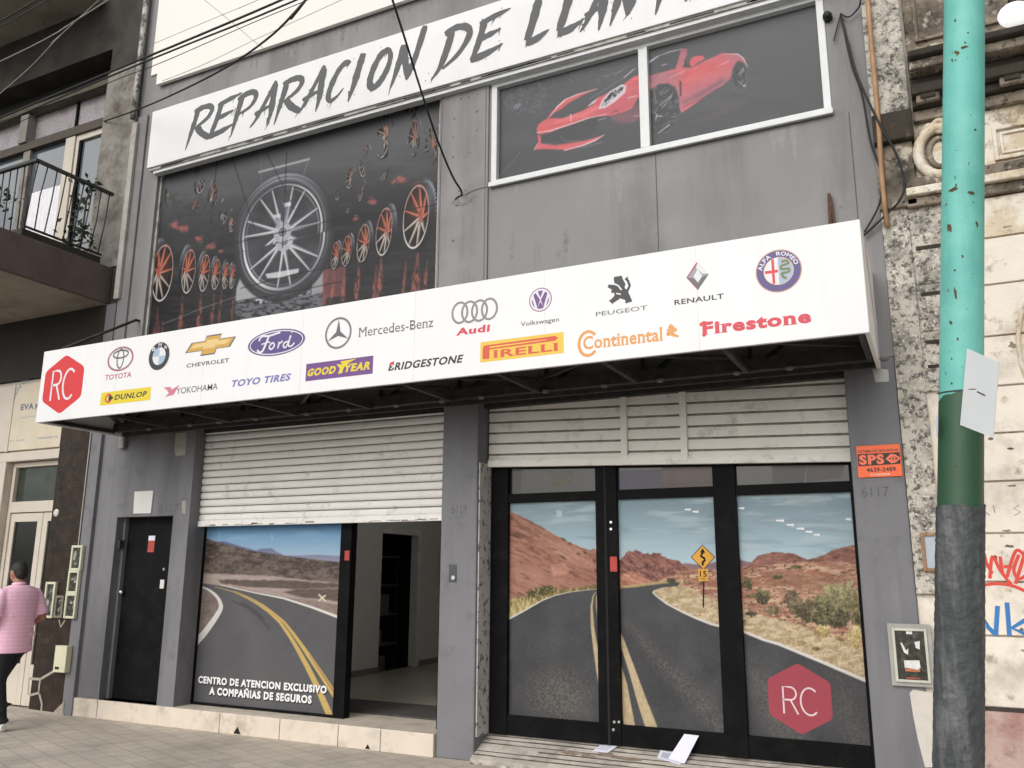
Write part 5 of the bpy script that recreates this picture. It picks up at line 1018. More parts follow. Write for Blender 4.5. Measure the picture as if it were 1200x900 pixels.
# meter box set in the right pier
mb_=thing('meter_box',(-.26,0,.85),'grey framed electric meter box with peeling labels set into the right grey pier','meter box','electric meter boxes')
x0,x1,z0,z1=-.415,-.125,.85,1.285
GB=M('meter frame grey',(.34,.335,.31),.6,.1,10); GBL=M('meter frame pale',(.55,.54,.47),.5,.1,10); MG=M('meter dark glass',(.045,.045,.036),.15,.5,25,grime=(.16,.155,.13),gamt=.7,gscale=22); 
b=MB(); b.box(x0,x1,-.03,-.001,z0,z1,GB); b.build('outer_frame',mb_,.004)
b=MB(); f_=.03
for q in ((x0+f_,x0+f_+.018,z0+f_,z1-f_),(x1-f_-.018,x1-f_,z0+f_,z1-f_),(x0+f_+.018,x1-f_-.018,z1-f_-.018,z1-f_),(x0+f_+.018,x1-f_-.018,z0+f_,z0+f_+.018)): b.box(q[0],q[1],-.045,-.031,q[2],q[3],GBL)
b.build('window_frame',mb_,.003)
b=MB(); b.box(x0+f_+.018,x1-f_-.018,-.036,-.031,z0+f_+.018,z1-f_-.018,MG); b.build('glass_door',mb_)
pr=Print(-.0365); cx=(x0+x1)/2; LB=M('meter label white',(.7,.69,.66),.6,.15,40)
for q in ([(cx-.065,1.15),(cx-.055,1.155),(cx-.03,1.10),(cx-.015,1.115),(cx-.02,1.07),(cx-.045,1.085)],[(cx+.03,1.16),(cx+.065,1.17),(cx+.06,1.11),(cx+.035,1.12)],[(cx-.05,1.03),(cx+.05,1.035),(cx+.055,.985),(cx+.04,.97),(cx-.05,.98)],[(cx-.02,1.215),(cx+.02,1.215),(cx+.02,1.235),(cx-.02,1.235)]): pr.fill(q,LB,1)
pr.fill([(cx-.05,.975),(cx+.05,.97),(cx+.05,.955),(cx-.045,.955)],M('meter label orange',(.5,.16,.06),.6),1); pr.fill([(cx-.045,.905),(cx+.045,.905),(cx+.045,.915),(cx-.045,.915)],M('meter text red',(.35,.06,.04),.6),1)
pr.build('meter_label',mb_)

# ------------------------------------------------------------------ old building on the right
ob=thing('old_building',(2.5,0,0),'weathered old ornate facade with stained cornice and graffiti beside the grey shop','building')
OLD=M('old cream stucco',lin(238,228,215,.98),.85,.07,2,.4,30,grime=lin(178,163,146,.9),gamt=.7,gscale=2.4,glo=.48,ghi=.68,speck=[(lin(120,104,88),.6,7,.60,.70,False),(lin(96,88,80),.5,3,.6,.75,True),(lin(70,62,56),.7,30,.68,.73,False)])
OLDM=M('old mouldy stucco',lin(205,198,186,.9),.9,.1,3,.5,30,grime=lin(42,40,38),gamt=.85,gscale=4.5,glo=.47,ghi=.68,speck=[(lin(58,55,52),.85,26,.50,.60,False),(lin(225,218,205),.8,42,.56,.62,False)])
OLDG=M('old sooty stucco',lin(150,138,122,.95),.9,.12,3,.4,30,grime=lin(55,49,43),gamt=.9,gscale=2.6,glo=.42,ghi=.62,speck=[(lin(205,195,178),.75,11,.56,.64,False),(lin(42,38,34),.8,20,.54,.64,False)])
OLDB=M('old black crust',lin(62,55,48),.95,.25,4,.4,30,grime=lin(25,22,20),gamt=.8,gscale=4,speck=[(lin(120,108,92),.5,10,.6,.7,False)])
OLDT=M('old tan stucco',lin(214,198,172,.95),.85,.1,3,.3,30,grime=lin(236,228,214,.95),gamt=.95,gscale=4,glo=.46,ghi=.56,speck=[(lin(140,122,102),.75,9,.54,.64,False),(lin(80,70,62),.7,20,.6,.68,False)])
XE=7
b=MB(); b.box(XR+.002,XE,.03,.4,-.05,12,OLD); b.build('wall',ob)
b=MB(); b.box(XR+.002,.0,-.012,.029,1.5,4.5,OLDM); b.box(.0,.36,.004,.029,3.0,4.5,OLDM); build_each(b,'mouldy_render',ob,.004)
b=MB()                                         # pilaster strip beside the shop
b.box(XR+.002,.08,-.05,.029,4.5,5.05,OLDG); b.box(XR+.002,.09,-.09,.029,5.3,12,OLDM); b.box(XR+.002,.10,-.12,.029,5.05,5.30,OLDB); build_each(b,'pilaster',ob,.01)
b=MB()                                         # rusticated courses
zs=[.74,1.22,1.59,1.93,2.30,2.65,3.0,3.38,3.78,4.15,4.48]
for i in range(len(zs)-1):
    m_=(OLD,OLD,OLD,OLD,OLD,OLD,OLD,OLD,OLD,OLDT)[i]
    b.box(.39+(-.42 if zs[i]<1.7 else -.0 if zs[i]>2.4 else -.3),XE,-.006,.029,zs[i]+.007,zs[i+1]-.007,m_)
build_each(b,'stone_course',ob,.005)
b=MB()
for z,m_ in ((4.15,OLDM),(3.77,OLDM),(3.38,OLDM)): b.box(.01,.37,-.006,.0035,z-.30,z-.02,m_); 
build_each(b,'mouldy_block',ob,.006)
b=MB()
for z in (4.15,3.77,3.385,3.19): b.box(.03,.34,-.009,-.0065,z-.013,z+.013,OLDB)
build_each(b,'block_joint',ob)
b=MB(); b.box(XR+.1,XE,-.03,.029,.0,.72,M('red stained dado',lin(195,170,160,.9),.9,.12,3,.4,30,grime=lin(150,85,80),gamt=.55,gscale=4,glo=.5,ghi=.66,speck=[(lin(90,80,74),.6,10,.58,.7,False)])); b.box(XR+.1,XE,-.034,.028,.721,.738,M('dado joint',(.05,.04,.035),.9,.3,20)); build_each(b,'dado',ob)
b=MB()                                         # string course, frieze and cornice
b.box(.0,XE,-.05,.029,4.485,4.56,OLDG); b.box(.0,XE,-.10,.029,4.565,4.63,OLDT); b.box(.0,XE,-.07,.029,4.635,4.72,OLDG); build_each(b,'string_course',ob,.01)
b=MB(); b.box(.09,XE,.0,.029,4.73,5.2,OLDT); b.build('frieze',ob,.006)
b=MB()
for (y,z0,z1,m_) in ((-.06,5.20,5.29,OLDG),(-.12,5.295,5.36,OLDB),(-.20,5.365,5.45,OLDB),(-.16,5.455,5.52,OLDB),(-.30,5.525,5.60,OLDG),(-.36,5.605,5.66,OLDB),(-.10,5.665,5.78,OLDB),(-.05,5.785,5.86,OLDG)): b.box(.11,XE,y,.029,z0,z1,m_)
build_each(b,'cornice',ob,.012)
b=MB()
for x in (.14,.72,1.3,1.9):
    b.box(x,x+.17,-.17,-.121,5.30,5.44,OLDG); b.box(x+.03,x+.14,-.185,-.1705,5.325,5.415,OLDB)
build_each(b,'corbel',ob,.012)
b=MB()                                         # panels with raised mouldings
def frame(x0,x1,z0,z1,w_,y0,y1,m):
    for q in ((x0,x0+w_,z0,z1),(x1-w_,x1,z0,z1),(x0+w_,x1-w_,z1-w_,z1),(x0+w_,x1-w_,z0,z0+w_)): b.box(q[0],q[1],y0,y1,q[2],q[3],m)
b.box(.11,XE,.0,.029,5.87,8,OLDG); frame(.18,1.6,5.92,7.2,.03,-.03,-.001,OLDG); frame(.64,1.5,4.76,5.04,.03,-.03,-.001,OLDT); frame(.69,1.45,4.81,4.99,.02,-.018,-.001,OLD)
build_each(b,'panel_moulding',ob,.006)
b=MB(); mc=(.27,4.91)                          # medallion
pts=[(mc[0]+math.cos(R(a))*.155,-.05,mc[1]+math.sin(R(a))*.20) for a in range(0,361,15)]; b.tube(pts,.042,OLDT,8,False); b.tube([(mc[0]+math.cos(R(a))*.075,-.03,mc[1]+math.sin(R(a))*.12) for a in range(0,361,15)],.022,OLDG,8,False)
b.ball((mc[0],.0,mc[1]),.10,.03,.14,OLDT); b.tube([(mc[0]+.02+math.cos(R(a))*(.03+a/9000),-.06,mc[1]+.22+math.sin(R(a))*(.03+a/9000)) for a in range(0,400,20)],.02,OLDT,7); b.tube([(mc[0]-.12,-.04,mc[1]+.17),(mc[0]-.06,-.06,mc[1]+.23),(mc[0],-.06,mc[1]+.21)],.025,OLDT,7)
b.build('medallion',ob)
b=MB(); b.tube([(.66+math.cos(R(a))*.22+.2,-.01,3.25+math.sin(R(a))*.45) for a in range(110,230,10)],.018,OLDT,7); b.build('arch_moulding',ob)
GR=M('graffiti red',lin(225,75,62,.95),.6,.05); GBU=M('graffiti blue',lin(55,125,190,.95),.6,.06); GP=M('faint pencil graffiti',lin(165,160,155,.9),.7)
pr=Print(-.0072)
for q in ([(1148,675),(1152,648),(1156,660),(1163,672)],[(1160,678),(1163,652),(1172,668),(1187,688)],[(1172,652),(1175,672),(1180,676)],[(1180,676),(1188,650),(1194,645),(1202,655),(1203,672),(1194,678),(1188,668),(1194,650)],[(1176,664),(1186,664)],[(1202,645),(1190,684)],[(1148,687),(1165,684),(1185,686),(1202,693)]): pr.line(smooth_pts(pr.PX(q)),.022,GR,1)
pr.build('red_graffiti',ob); pr=Print(-.0072)
for q in ([(1149,745),(1151,722),(1158,735),(1167,744)],[(1167,745),(1169,710)],[(1183,745),(1180,706)],[(1204,725),(1186,736),(1204,744)]): pr.line(pr.PX(q),.03,GBU,1)
pr.build('blue_graffiti',ob); pr=Print(-.0072)
for q in ([(1150,596),(1156,592),(1153,598),(1160,604)],[(1164,592),(1166,601)],[(1194,592),(1188,596),(1196,600),(1189,604)],[(1150,604),(1153,607)]): pr.lpx(q,.008,GP,1)
pr.build('pencil_scribble',ob)
b=MB()                                         # plaster scars
for k in range(60):
    x=random.uniform(.3,1.1); z=random.uniform(.9,4.4); blob(b,(x,z),random.uniform(.008,.035),random.uniform(.006,.025),-.0065,(OLDT,OLDG)[k%2],9,.5)
build_each(b,'plaster_scar',ob)
rc=thing('meter_box',(-.09,0,1.66),'small rusty framed glass meter box half hidden behind the painted pole','meter box','electric meter boxes')
b=MB(); RU=M('rusted frame',(.30,.17,.09),.8,.3,20,grime=(.45,.42,.38),gamt=.8,gscale=14)
for q in ((-.135,-.11,1.66,1.94),(.07,.095,1.66,1.94),(-.11,.07,1.915,1.94),(-.11,.07,1.66,1.685)): b.box(q[0],q[1],-.04,-.013,q[2],q[3],RU)
b.build('metal_frame',rc,.004); b=MB(); b.box(-.11,.07,-.025,-.014,1.685,1.915,M('dusty pale glass',(.42,.47,.52),.15,.15,6)); b.build('glass_pane',rc)
OPAL=bpy.data.materials.new('opal glass with added glow'); OPAL.use_nodes=True; OPAL.node_tree.nodes['Principled BSDF'].inputs['Emission Color'].default_value=(1,1,.98,1); OPAL.node_tree.nodes['Principled BSDF'].inputs['Emission Strength'].default_value=.8  # glow added to bring the globe up to plain white
gl=thing('globe_lamp',(.9,-.3,5.9),'white round globe lamp at the upper right beside the turquoise pole','lamp')
p=at(1189,17,-.30); b=MB(); b.ball((p.x,-.30,p.z),.115,.10,.09,OPAL); b.build('lamp_globe',gl); b=MB(); b.tube([(p.x,-.3,p.z+.1),(p.x,-.3,p.z+.18),(p.x,-.02,p.z+.2)],.02,STEEL); b.build('bracket',gl)
# conduit and the hanging cable bundle
cz=MB(); CO=M('bare orange conduit',lin(188,148,112,.85),.7,.2,10,grime=lin(120,90,66),gamt=.6,gscale=5,streak=True)
cz.tube([at(1013,-60,-.14),at(1017,0,-.14),at(1021,50,-.14),at(1025,92,-.14),at(1030,150,-.13),at(1033,200,-.08),at(1036,235,-.06),at(1040,266,-.05)],.02,CO); tag(cz.build('conduit'),'bare orange brown conduit pipe running down the seam right of the grey wall','pipe')
OC='cables crossing the street'
def cable(pts,r,label,group=None,m=None,name='cable'):
    q=[Vector(p) for p in pts]; s_=[]
    if group==OC:                            # run on past the frame to the far posts and walls
        if q[0].y<-.3 and (q[0].x<-9.6 or q[0].z>8.5): q.insert(0,q[0]+(q[0]-q[1]).normalized()*5)
        q.append(q[-1]+(q[-1]-q[-2]).normalized()*7) if q[-1].y<-.3 and q[-1].z>q[-2].z else None
    for i in range(len(q)-1):
        p0=q[max(i-1,0)];p1=q[i];p2=q[i+1];p3=q[min(i+2,len(q)-1)]
        for k in range(6):
            t=k/6; s_.append(.5*((2*p1)+(-p0+p2)*t+(2*p0-5*p1+4*p2-p3)*t*t+(-p0+3*p1-3*p2+p3)*t**3))
    b=MB(); b.tube(s_+[q[-1]],r*.8,m or BLACKRUB,6); return tag(b.build(name),label,'cable',group)
W_=lambda pts: [at(px,py,y) for px,py,y in pts]
cable(W_([(985,18,-.03),(995,55,-.06),(1005,90,-.10),(1028,140,-.16),(1050,180,-.14),(1060,215,-.12),(1054,235,-.10),(1040,250,-.06),(1012,276,-.05)]),.012,'black cable looping from the grey wall over the old pilaster beside the conduit')
cable(W_([(986,20,-.03),(998,75,-.05),(1010,110,-.06),(1020,165,-.06),(1033,205,-.07),(1030,240,-.06),(1013,272,-.05)]),.011,'thinner black cable hanging straight down the seam behind the orange conduit')
cable(W_([(985,16,-.03),(994,20,-.05),(1002,14,-.04),(1008,4,-.1),(1010,-20,-.2)]),.009,'short black cable tail looping at the knot right of the car window')
cable(W_([(985,17,-.03),(981,32,-.03),(977,48,-.04)]),.008,'loose black wire end hanging beside the car window frame')
b=MB(); p=at(970,21,-.01); b.tube([(p.x,-.05,p.z),(p.x,-.002,p.z)],.04,BLACKRUB,10); b.ball((p.x,-.055,p.z),.035,.03,.035,BLACKRUB,10,6); tag(b.build('wall_spotlight'),'tiny round black fixture on the grey wall right of the car window','fixture')

# ------------------------------------------------------------------ apartment building on the left
ab=thing('apartment_building',(-12,0,0),'dark stained apartment block with an iron railed balcony left of the shop','building')
STO=M('stained dark concrete',lin(66,62,57),.9,.15,2,.4,25,grime=lin(38,35,32),gamt=.8,gscale=2.5,glo=.42,ghi=.65)
STOL=M('pale streaked concrete',lin(138,134,127),.9,.1,3,.3,25,grime=lin(84,74,66),gamt=.95,gscale=2.6,glo=.45,ghi=.66,speck=[(lin(68,60,54),.6,12,.58,.7,False)])
GRAN=M('dark brown granite',lin(56,43,34,.8),.5,.4,11,.1,40,spec=.25,grime=lin(30,24,19),gamt=.85,gscale=6,glo=.42,ghi=.62,speck=[(lin(74,64,54),.6,14,.56,.68,False)])
CRM=M('cream painted timber',lin(212,202,188,.88),.5,.05,5); BRN=M('brown painted balcony',lin(98,84,78),.7,.1,3,.1,30,grime=lin(74,62,56),gamt=.6,gscale=4); SOF=M('stained soffit',lin(150,142,128),.9,.12,2,.1,20,grime=lin(110,98,82),gamt=.8,gscale=1.5)
UP_=(-14.0,-9.82,5.47,8.80)
b=MB(); wall_holes(b,-15,XL-.005,4.1,12,-.002,.4,[UP_],STO); b.build('upper_wall',ab)
b=MB(); b.box(-9.815,XL-.03,-.03,-.003,5.47,8.42,STOL); b.build('pale_pilaster',ab,.01)
b=MB(); b.box(XL-.03,XL+.06,-.075,-.031,5.0,7.45,M('limewashed strip',lin(185,180,174,.9),.8,.1,4,grime=lin(120,112,104),gamt=.6,gscale=5)); b.build('corner_strip',ab,.006)
b=MB(); b.tube([(XL-.01,-.09,12),(XL-.0,-.09,8.0),(XL-.02,-.09,7.5)],.035,M('flaking white pipe',(.45,.44,.42),.7,.2,8,grime=(.08,.075,.07),gamt=.9,gscale=7,glo=.48,ghi=.56)); tag(b.build('downpipe'),'flaking white downpipe at the seam between apartment block and shop','pipe')
# recessed balcony glazing
YB=.22
def Z(px,py,y=YB): return at(px,py,y).z
b=MB(); b.box(-14,-9.82,.30,.39,8.40,8.79,M('dark blind box',(.006,.006,.005),.9)); b.box(-14,-9.82,.10,.29,8.36,8.44,M('olive beam',lin(92,86,72),.8,.2,5)); build_each(b,'blind_box',ab)
b=MB(); TRZ0,TRZ1=Z(60,163),7.98
PEB=M('pebbled glass',lin(158,150,154,1.0),.25,.18,30,.5,25,grime=lin(90,80,82),gamt=.5,gscale=3,spec=.8)
b.box(-14,-9.82,YB+.05,YB+.06,TRZ0+.03,8.359,PEB); b.build('transom_pane',ab)
def col_px(px,pt,w_,y,z0,z1,m,name,d=.06):
    x=at(*px,y).x; b=MB(); b.box(x-w_/2,x+w_/2,y-d/2,y+d/2,z0,z1,m); return b.build(name,ab,.004)
b=MB(); b.box(-14,-9.82,YB-.06,YB+.04,TRZ0-.10,TRZ0+.03,M('dark transom beam',lin(70,60,50),.6,.2,6)); b.build('transom_beam',ab)
b=MB(); x=at(90,120,YB).x; b.box(x-.02,x+.02,YB+.02,YB+.049,TRZ0+.03,8.355,BLACKAL); b.build('glazing_bar',ab)
b=MB(); x=at(31,145,YB-.05).x; b.box(x-.09,x+.09,YB-.09,YB+.049,TRZ0+.03,8.35,STOL); b.build('mullion',ab,.004)
wz0,wz1=5.5,TRZ0-.10
b=MB()
for px_,w_ in (((81,200),.20),((29,220),.16)): x=at(*px_,YB).x; b.box(x-w_/2,x+w_/2,YB-.04,YB+.06,wz0,wz1,CRM if px_[0]>50 else STOL)
xr_=-9.83; xl_=at(88,190,YB).x; b.box(xl_,xr_,YB-.02,YB+.05,wz1-.09,wz1,CRM); b.box(xl_,xl_+.06,YB-.02,YB+.05,wz0,wz1-.09,CRM)
build_each(b,'balcony_door_frame',ab,.004)
b=MB(); b.box(xl_+.06,xl_+.10,YB-.01,YB+.04,wz0,wz1-.09,BLACKAL); b.build('door_edge',ab)
b=MB(); SKYG=M('sky lit window glass',(.10,.115,.13),.03,.1,2,spec=1.0,coat=1); b.box(-14,-9.82,YB+.02,YB+.03,wz0,wz1-.001,SKYG); b.build('window_pane',ab)
b=MB(); CUR=M('white curtain',(.82,.82,.84),.7,.04,8); xa_=at(33,250,YB).x; xb_=at(70,250,YB).x; n=26
for i in range(n):
    a0=xa_+(xb_-xa_)*i/n; a1=xa_+(xb_-xa_)*(i+1)/n; ya=YB-.0-.018*(.5+.5*math.sin(i*1.9)); yb=YB-.0-.018*(.5+.5*math.sin((i+1)*1.9)); b.quad((a0,ya,wz0),(a1,yb,wz0),(a1,yb,7.05),(a0,ya,7.05),CUR)
b.build('curtain',ab)
b=MB(); b.box(-14,-9.30,-1.53,-.004,4.97,5.46,BRN); bal=b.build('balcony_slab',ab,.01)
b=MB(); b.box(-13.9,-9.32,-1.50,-.02,4.955,4.968,SOF); b.build('soffit',bal)
b=MB(); b.box(-9.50,-9.44,-1.18,-.1,5.462,5.60,STO); b.box(-14,-9.50,-1.18,-1.12,5.462,5.60,STO); build_each(b,'upstand',bal)
IRON=M('black railing iron',(.025,.025,.024),.5,.2,10)
b=MB(); RX=-9.34
b.bar((RX,-1.17,6.45),(RX,-.1,6.45),.05,.035,IRON); b.bar((RX+.02,-1.17,6.45),(-14,-1.17,6.45),.05,.035,IRON); b.bar((RX-.1,-1.15,5.63),(RX-.1,-.1,5.63),.03,.02,IRON)
build_each(b,'railing_rail',ab)
for k in range(9):
    y=-1.15+k*.125; b=MB(); b.tube([(RX-.0,y,6.44),(RX-.05,y+random.uniform(-.02,.02),6.05),(RX-.1,y,5.62)],.008,IRON,5); b.build('railing_bar',ab)
for k in range(14):
    x=RX-.1-k*.135; b=MB(); b.tube([(x,-1.16,6.44),(x,-1.15,5.6)],.008,IRON,5); b.build('railing_bar',ab)
b=MB(); b.box(-15,-10.07,-1.6,-.004,9.6,9.85,SOF); b.build('upper_balcony_slab',ab,.01)
# ivy pots on the balcony
iv=thing('ivy_plant',(-9.6,-.5,5.6),'dark green ivy climbing the balcony railing of the apartment block','plant')
LEAF=M('ivy leaf',(.03,.05,.03),.5,.35,20); b=MB()
def leaves(b,c,n,rx,ry,rz,s=.05):
    for k in range(n):
        p=Vector((c[0]+random.gauss(0,rx),c[1]+random.gauss(0,ry),c[2]+random.gauss(0,rz))); u=Vector((random.uniform(-1,1),random.uniform(-1,1),random.uniform(-1,1))).normalized(); v=u.orthogonal().normalized(); s_=s*random.uniform(.5,1.2)
        b.add([p-u*s_,p+v*s_*.5,p+u*s_,p-v*s_*.5],[(0,1,2,3)],LEAF)
for px_,py_,n in ((92,262,26),(97,240,12),(90,277,30),(100,277,24),(108,222,16),(105,215,10),(88,250,12)): leaves(b,at(px_,py_,-.35),n,.06,.08,.10)
for px_,py_,n in ((5,225,20),(10,240,14)): leaves(b,at(px_,py_,-.9),n,.05,.06,.08)
b.build('foliage',iv)
b=MB(); p=at(94,280,-.35); b.tube([(p.x,p.y,5.47),(p.x,p.y+.02,5.9),(p.x+.03,p.y,6.3),(p.x+.10,p.y,6.5)],.012,M('ivy stem',(.08,.06,.04),.8),6); b.build('stem',iv)
# ground floor of the block
b=MB(); b.box(-15,-9.30,-.05,-.003,4.11,4.95,M('wall dark from balcony shade',lin(46,42,38),.9,.2,3)); b.build('shaded_frieze',ab)  # balcony shade is put into this wall's colour
b=MB(); b.box(-9.87,-9.295,-.05,.3,-.02,4.1,GRAN); b.build('granite_pier',ab,.004)
b=MB(); 
for z in (.62,1.86,2.62,3.10): b.box(-9.87,-9.295,-.0515,-.0503,z,z+.006,DARK)
build_each(b,'granite_joint',ab)
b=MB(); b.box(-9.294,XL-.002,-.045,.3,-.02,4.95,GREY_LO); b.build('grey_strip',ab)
b=MB(); b.box(-9.31,-9.298,-.062,-.051,1.9,3.3,M('pale conduit',(.4,.39,.36),.6,.1)); b.build('conduit',ab)
YD2=.12
b=MB(); b.box(-15,-9.875,.30,.35,-.02,4.1,DARK); b.box(-12.5,-9.875,-.02,.2,3.02,3.14,CRM); b.box(-12.5,-9.875,.0,.28,3.145,4.1,M('cream fascia board',lin(196,186,170,.88),.6,.05,4)); build_each(b,'door_head',ab,.004)
dl=at(18,560,YD2).x; 
b=MB(); b.box(-15,dl-.02,-.02,.28,-.02,3.019,CRM); b.build('cream_pier',ab,.01)
b=MB(); zt0=at(40,582,YD2).z; zt1=at(40,572,YD2).z
for q in ((dl-.01,dl+.05,0,3.01),(-9.94,-9.88,0,3.01),(dl+.05,-9.94,2.36,2.50),(dl+.05,-9.94,2.95,3.01)): b.box(q[0],q[1],YD2-.04,YD2+.06,q[2],q[3],CRM)
df=b.build('door_frame',ab,.004)
b=MB(); b.box(dl+.05,-9.94,YD2+.01,YD2+.02,2.50,2.95,M('greenish fanlight glass',(.035,.045,.035),.08,.4,4)); b.build('fanlight_pane',df)
b=MB(); m0=-10.24
for q in ((dl+.05,dl+.13,.02,2.35),(m0-.10,m0-.005,.02,2.35),(m0+.005,m0+.10,.02,2.35),(-10.02,-9.945,.02,2.35),(dl+.13,m0-.10,2.24,2.35),(m0+.10,-10.02,2.24,2.35),(dl+.13,m0-.10,.02,.5),(m0+.10,-10.02,.02,.5)): b.box(q[0],q[1],YD2-.02,YD2+.03,q[2],q[3],CRM)
dd=b.build('entrance_door',ab,.004)
b=MB(); b.box(dl+.13,m0-.10,YD2+.0,YD2+.01,.5,2.24,GLASS); b.box(m0+.10,-10.02,YD2+.0,YD2+.01,.5,2.24,GLASS); build_each(b,'door_pane',dd)
# printed panel over that door
ds=thing('door_sign',(-10.5,-.03,3.2),'faded cream panel with blue lettering EVA over the neighbouring entrance','sign')
YP=-.035; PB=M('faded panel cream',lin(212,200,178,.95),.6,.06,3,grime=lin(195,198,180),gamt=.6,gscale=2); px0=at(10,520,YP).x; b=MB(); b.box(px0,-9.90,YP,-.001,3.16,4.05,PB); b.box(-12.4,px0-.05,YP,-.001,3.16,4.05,CRM); b.box(px0-.05,px0,YP-.01,-.001,3.15,4.06,CRM); b.build('sign_panel',ds,.003)
IB=M('faded blue letters',lin(95,100,140),.6); IB2=M('pale blue letters',lin(120,140,165),.6)
pr=Print(YP-.001); pr.tpx('EVA',(24,481),(40,472),IB,bold=.03); pr.tpx('PERON',(41,480),(62,471),IB,bold=.03); pr.tpx('ARQUITECTA',(24,490.5),(50,486),IB2,bold=.01)
c0=pr.P(17,467); c1=pr.P(50,447)
pr.line([(0,0),(0,.001)],.001,IB,1)
arc_c=(c0[0]+.50,c0[1]-.25); pr.text('CENTRO DE DIA',0,0,1,.07,IB2,bold=.01,arc=(arc_c[0],arc_c[1],.55,158,62))
pr.tpx('9 A 18 HS',(11,518),(29,514.5),IB2,bold=.01); pr.tpx('TURNOS POR TEL',(44,515),(68,510.5),IB2,bold=.01)
pr.build('sign_lettering',ds)
b=MB(); p=at(66,601,-.055); b.ball((p.x,-.055,p.z),.048,.018,.048,M('plaque white',(.6,.58,.55),.5,.2,40)); pl=b.build('round_plaque'); tag(pl,'small round white number plaque on the dark granite wall','plaque')
# meter boxes on the granite
def meter(px0_,px1_,py0_,py1_,label,dk=False):
    a=at(px0_,py1_,-.08); c=at(px1_,py0_,-.08); t=thing('meter_box',((a.x+c.x)/2,-.05,a.z),label,'meter box','electric meter boxes'); x0,x1,z0,z1=a.x,c.x,a.z,c.z; f_=.028
    b=MB()
    for q in ((x0,x0+f_,z0,z1),(x1-f_,x1,z0,z1),(x0+f_,x1-f_,z1-f_,z1),(x0+f_,x1-f_,z0,z0+f_)): b.box(q[0],q[1],-.09,-.051,q[2],q[3],MATS['meter frame grime'] if dk else MFR)
    b.build('frame',t,.004); b=MB(); b.box(x0+f_,x1-f_,-.07,-.052,z0+f_,z1-f_,MG); b.build('glass_door',t)
    b=MB(); cx,cz_=(x0+x1)/2,(z0+z1)/2
    for k in range(5): blob(b,(cx+random.uniform(-.3,.3)*(x1-x0),cz_+random.uniform(-.3,.3)*(z1-z0)),(x1-x0)*random.uniform(.06,.16),(z1-z0)*random.uniform(.04,.12),-.0712-k*.0002,(M('meter body grey',(.16,.16,.14),.6,.3,30),M('meter body pale',(.34,.33,.30),.6,.2,30),M('meter body olive',(.08,.08,.055),.6,.3,30))[k%3])
    b.build('meter_face',t)
MFR=M('meter frame cream',lin(205,205,180,.95),.55,.08,8); M('meter frame grime',lin(120,112,100),.7,.2,12)
meter(81.5,97.5,639,668.5,'cream framed meter box, topmost of the column of three on the granite')
meter(78,93.5,668.5,695.5,'cream framed meter box in the middle of the column of three on the granite')
meter(74.5,90.5,695.5,724.5,'cream framed meter box with a white tag, lowest of the column of three')
meter(49.5,66,682,724,'wide white framed meter box just right of the walking person')
meter(63,75.5,698,724,'grimy unframed meter box between the wide one and the lowest of the column',True)
b=MB(); a=at(64.5,787,-.09); c=at(81.5,757,-.09); b.box(a.x,c.x,-.12,-.051,a.z,c.z,M('beige box',lin(218,215,185,.95),.5,.03)); b.box(a.x+.03,a.x+.1,-.122,-.1205,a.z+.03,a.z+.06,DARK); tag(b.build('service_box',None,.008),'plain beige service box low on the granite beside the grey strip','box')
b=MB(); PLS=M('plaster chase',lin(165,158,145,.95),.9,.15,15)
pr=Print(-.052)
for q in ([(64,786),(52,793),(47,796),(34,795)],[(47,796),(45,812),(34,815)],[(34,795),(33,814)],[(46,813),(49,825),(48,835)],[(30,832),(60,836),(75,838)]): pr.lpx(q,.03,PLS,1)
pr.px([(75,822),(74,838),(60,837)],PLS,1); pr.build('plaster_chase',ab)
pr=Print(-.052); pr.lpx([(69,726),(71,735),(76,727)],.02,PLS,1); pr.build('plaster_chase',ab)

# ------------------------------------------------------------------ painted pole and its board
pole=thing('painted_pole',(-.09,-2.14,0),'leaning steel pole painted turquoise, green and grey at the kerb','pole')
TUR=M('turquoise paint',lin(112,198,186,.86),.55,.07,3,.12,30,grime=lin(88,160,150,.86),gamt=.4,gscale=7,streak=True,speck=[(lin(140,215,202,.95),.6,3,.45,.7,False),(lin(120,110,62),.45,16,.62,.72,True),(lin(150,130,70),.8,9,.69,.74,False),(lin(60,80,60),.8,22,.71,.75,False)])
GRN=M('green paint',lin(50,92,64,.72),.5,.1,3,.12,30,grime=lin(34,66,46),gamt=.6,gscale=5,streak=True,speck=[(lin(120,140,120),.5,18,.68,.73,False)]); PGR=M('lumpy grey tar paint',lin(78,82,84,.8),.7,.18,9,1.0,22,grime=lin(140,142,140),gamt=.6,gscale=9,streak=True,glo=.50,ghi=.70,speck=[(lin(52,55,58),.6,16,.5,.66,False)])
Pb=at(1123,898,-2.14); Pt=at(1130,0,-2.14)
def pc(z): t=(z-Pb.z)/(Pt.z-Pb.z); return Vector((Pb.x+(Pt.x-Pb.x)*t,-2.14,z))
def pr_(z): return .108-.004*(z/5)
za,zc=at(1121,592,-2.24).z,at(1121,462,-2.24).z
def pole_seg(b,z0,z1,m,dr=0,n=24,seg=28,rough=0,wav=0):
    vs=[]
    for i in range(n+1):
        for k in range(seg):
            a=2*math.pi*k/seg; z=z0+(z1-z0)*i/n+(wav*math.sin(a*3+1)+wav*.6*math.sin(a*7) if i==n else 0); r_=pr_(z)+dr+(random.uniform(-rough,rough)); c=pc(z); vs.append((c.x+math.cos(a)*r_,c.y+math.sin(a)*r_,z))
    b.add(vs,[(i*seg+k,i*seg+(k+1)%seg,(i+1)*seg+(k+1)%seg,(i+1)*seg+k) for i in range(n) for k in range(seg)],m,True)
b=MB(); pole_seg(b,-.1,9.5,TUR,0,40); b.build('pole_shaft',pole)
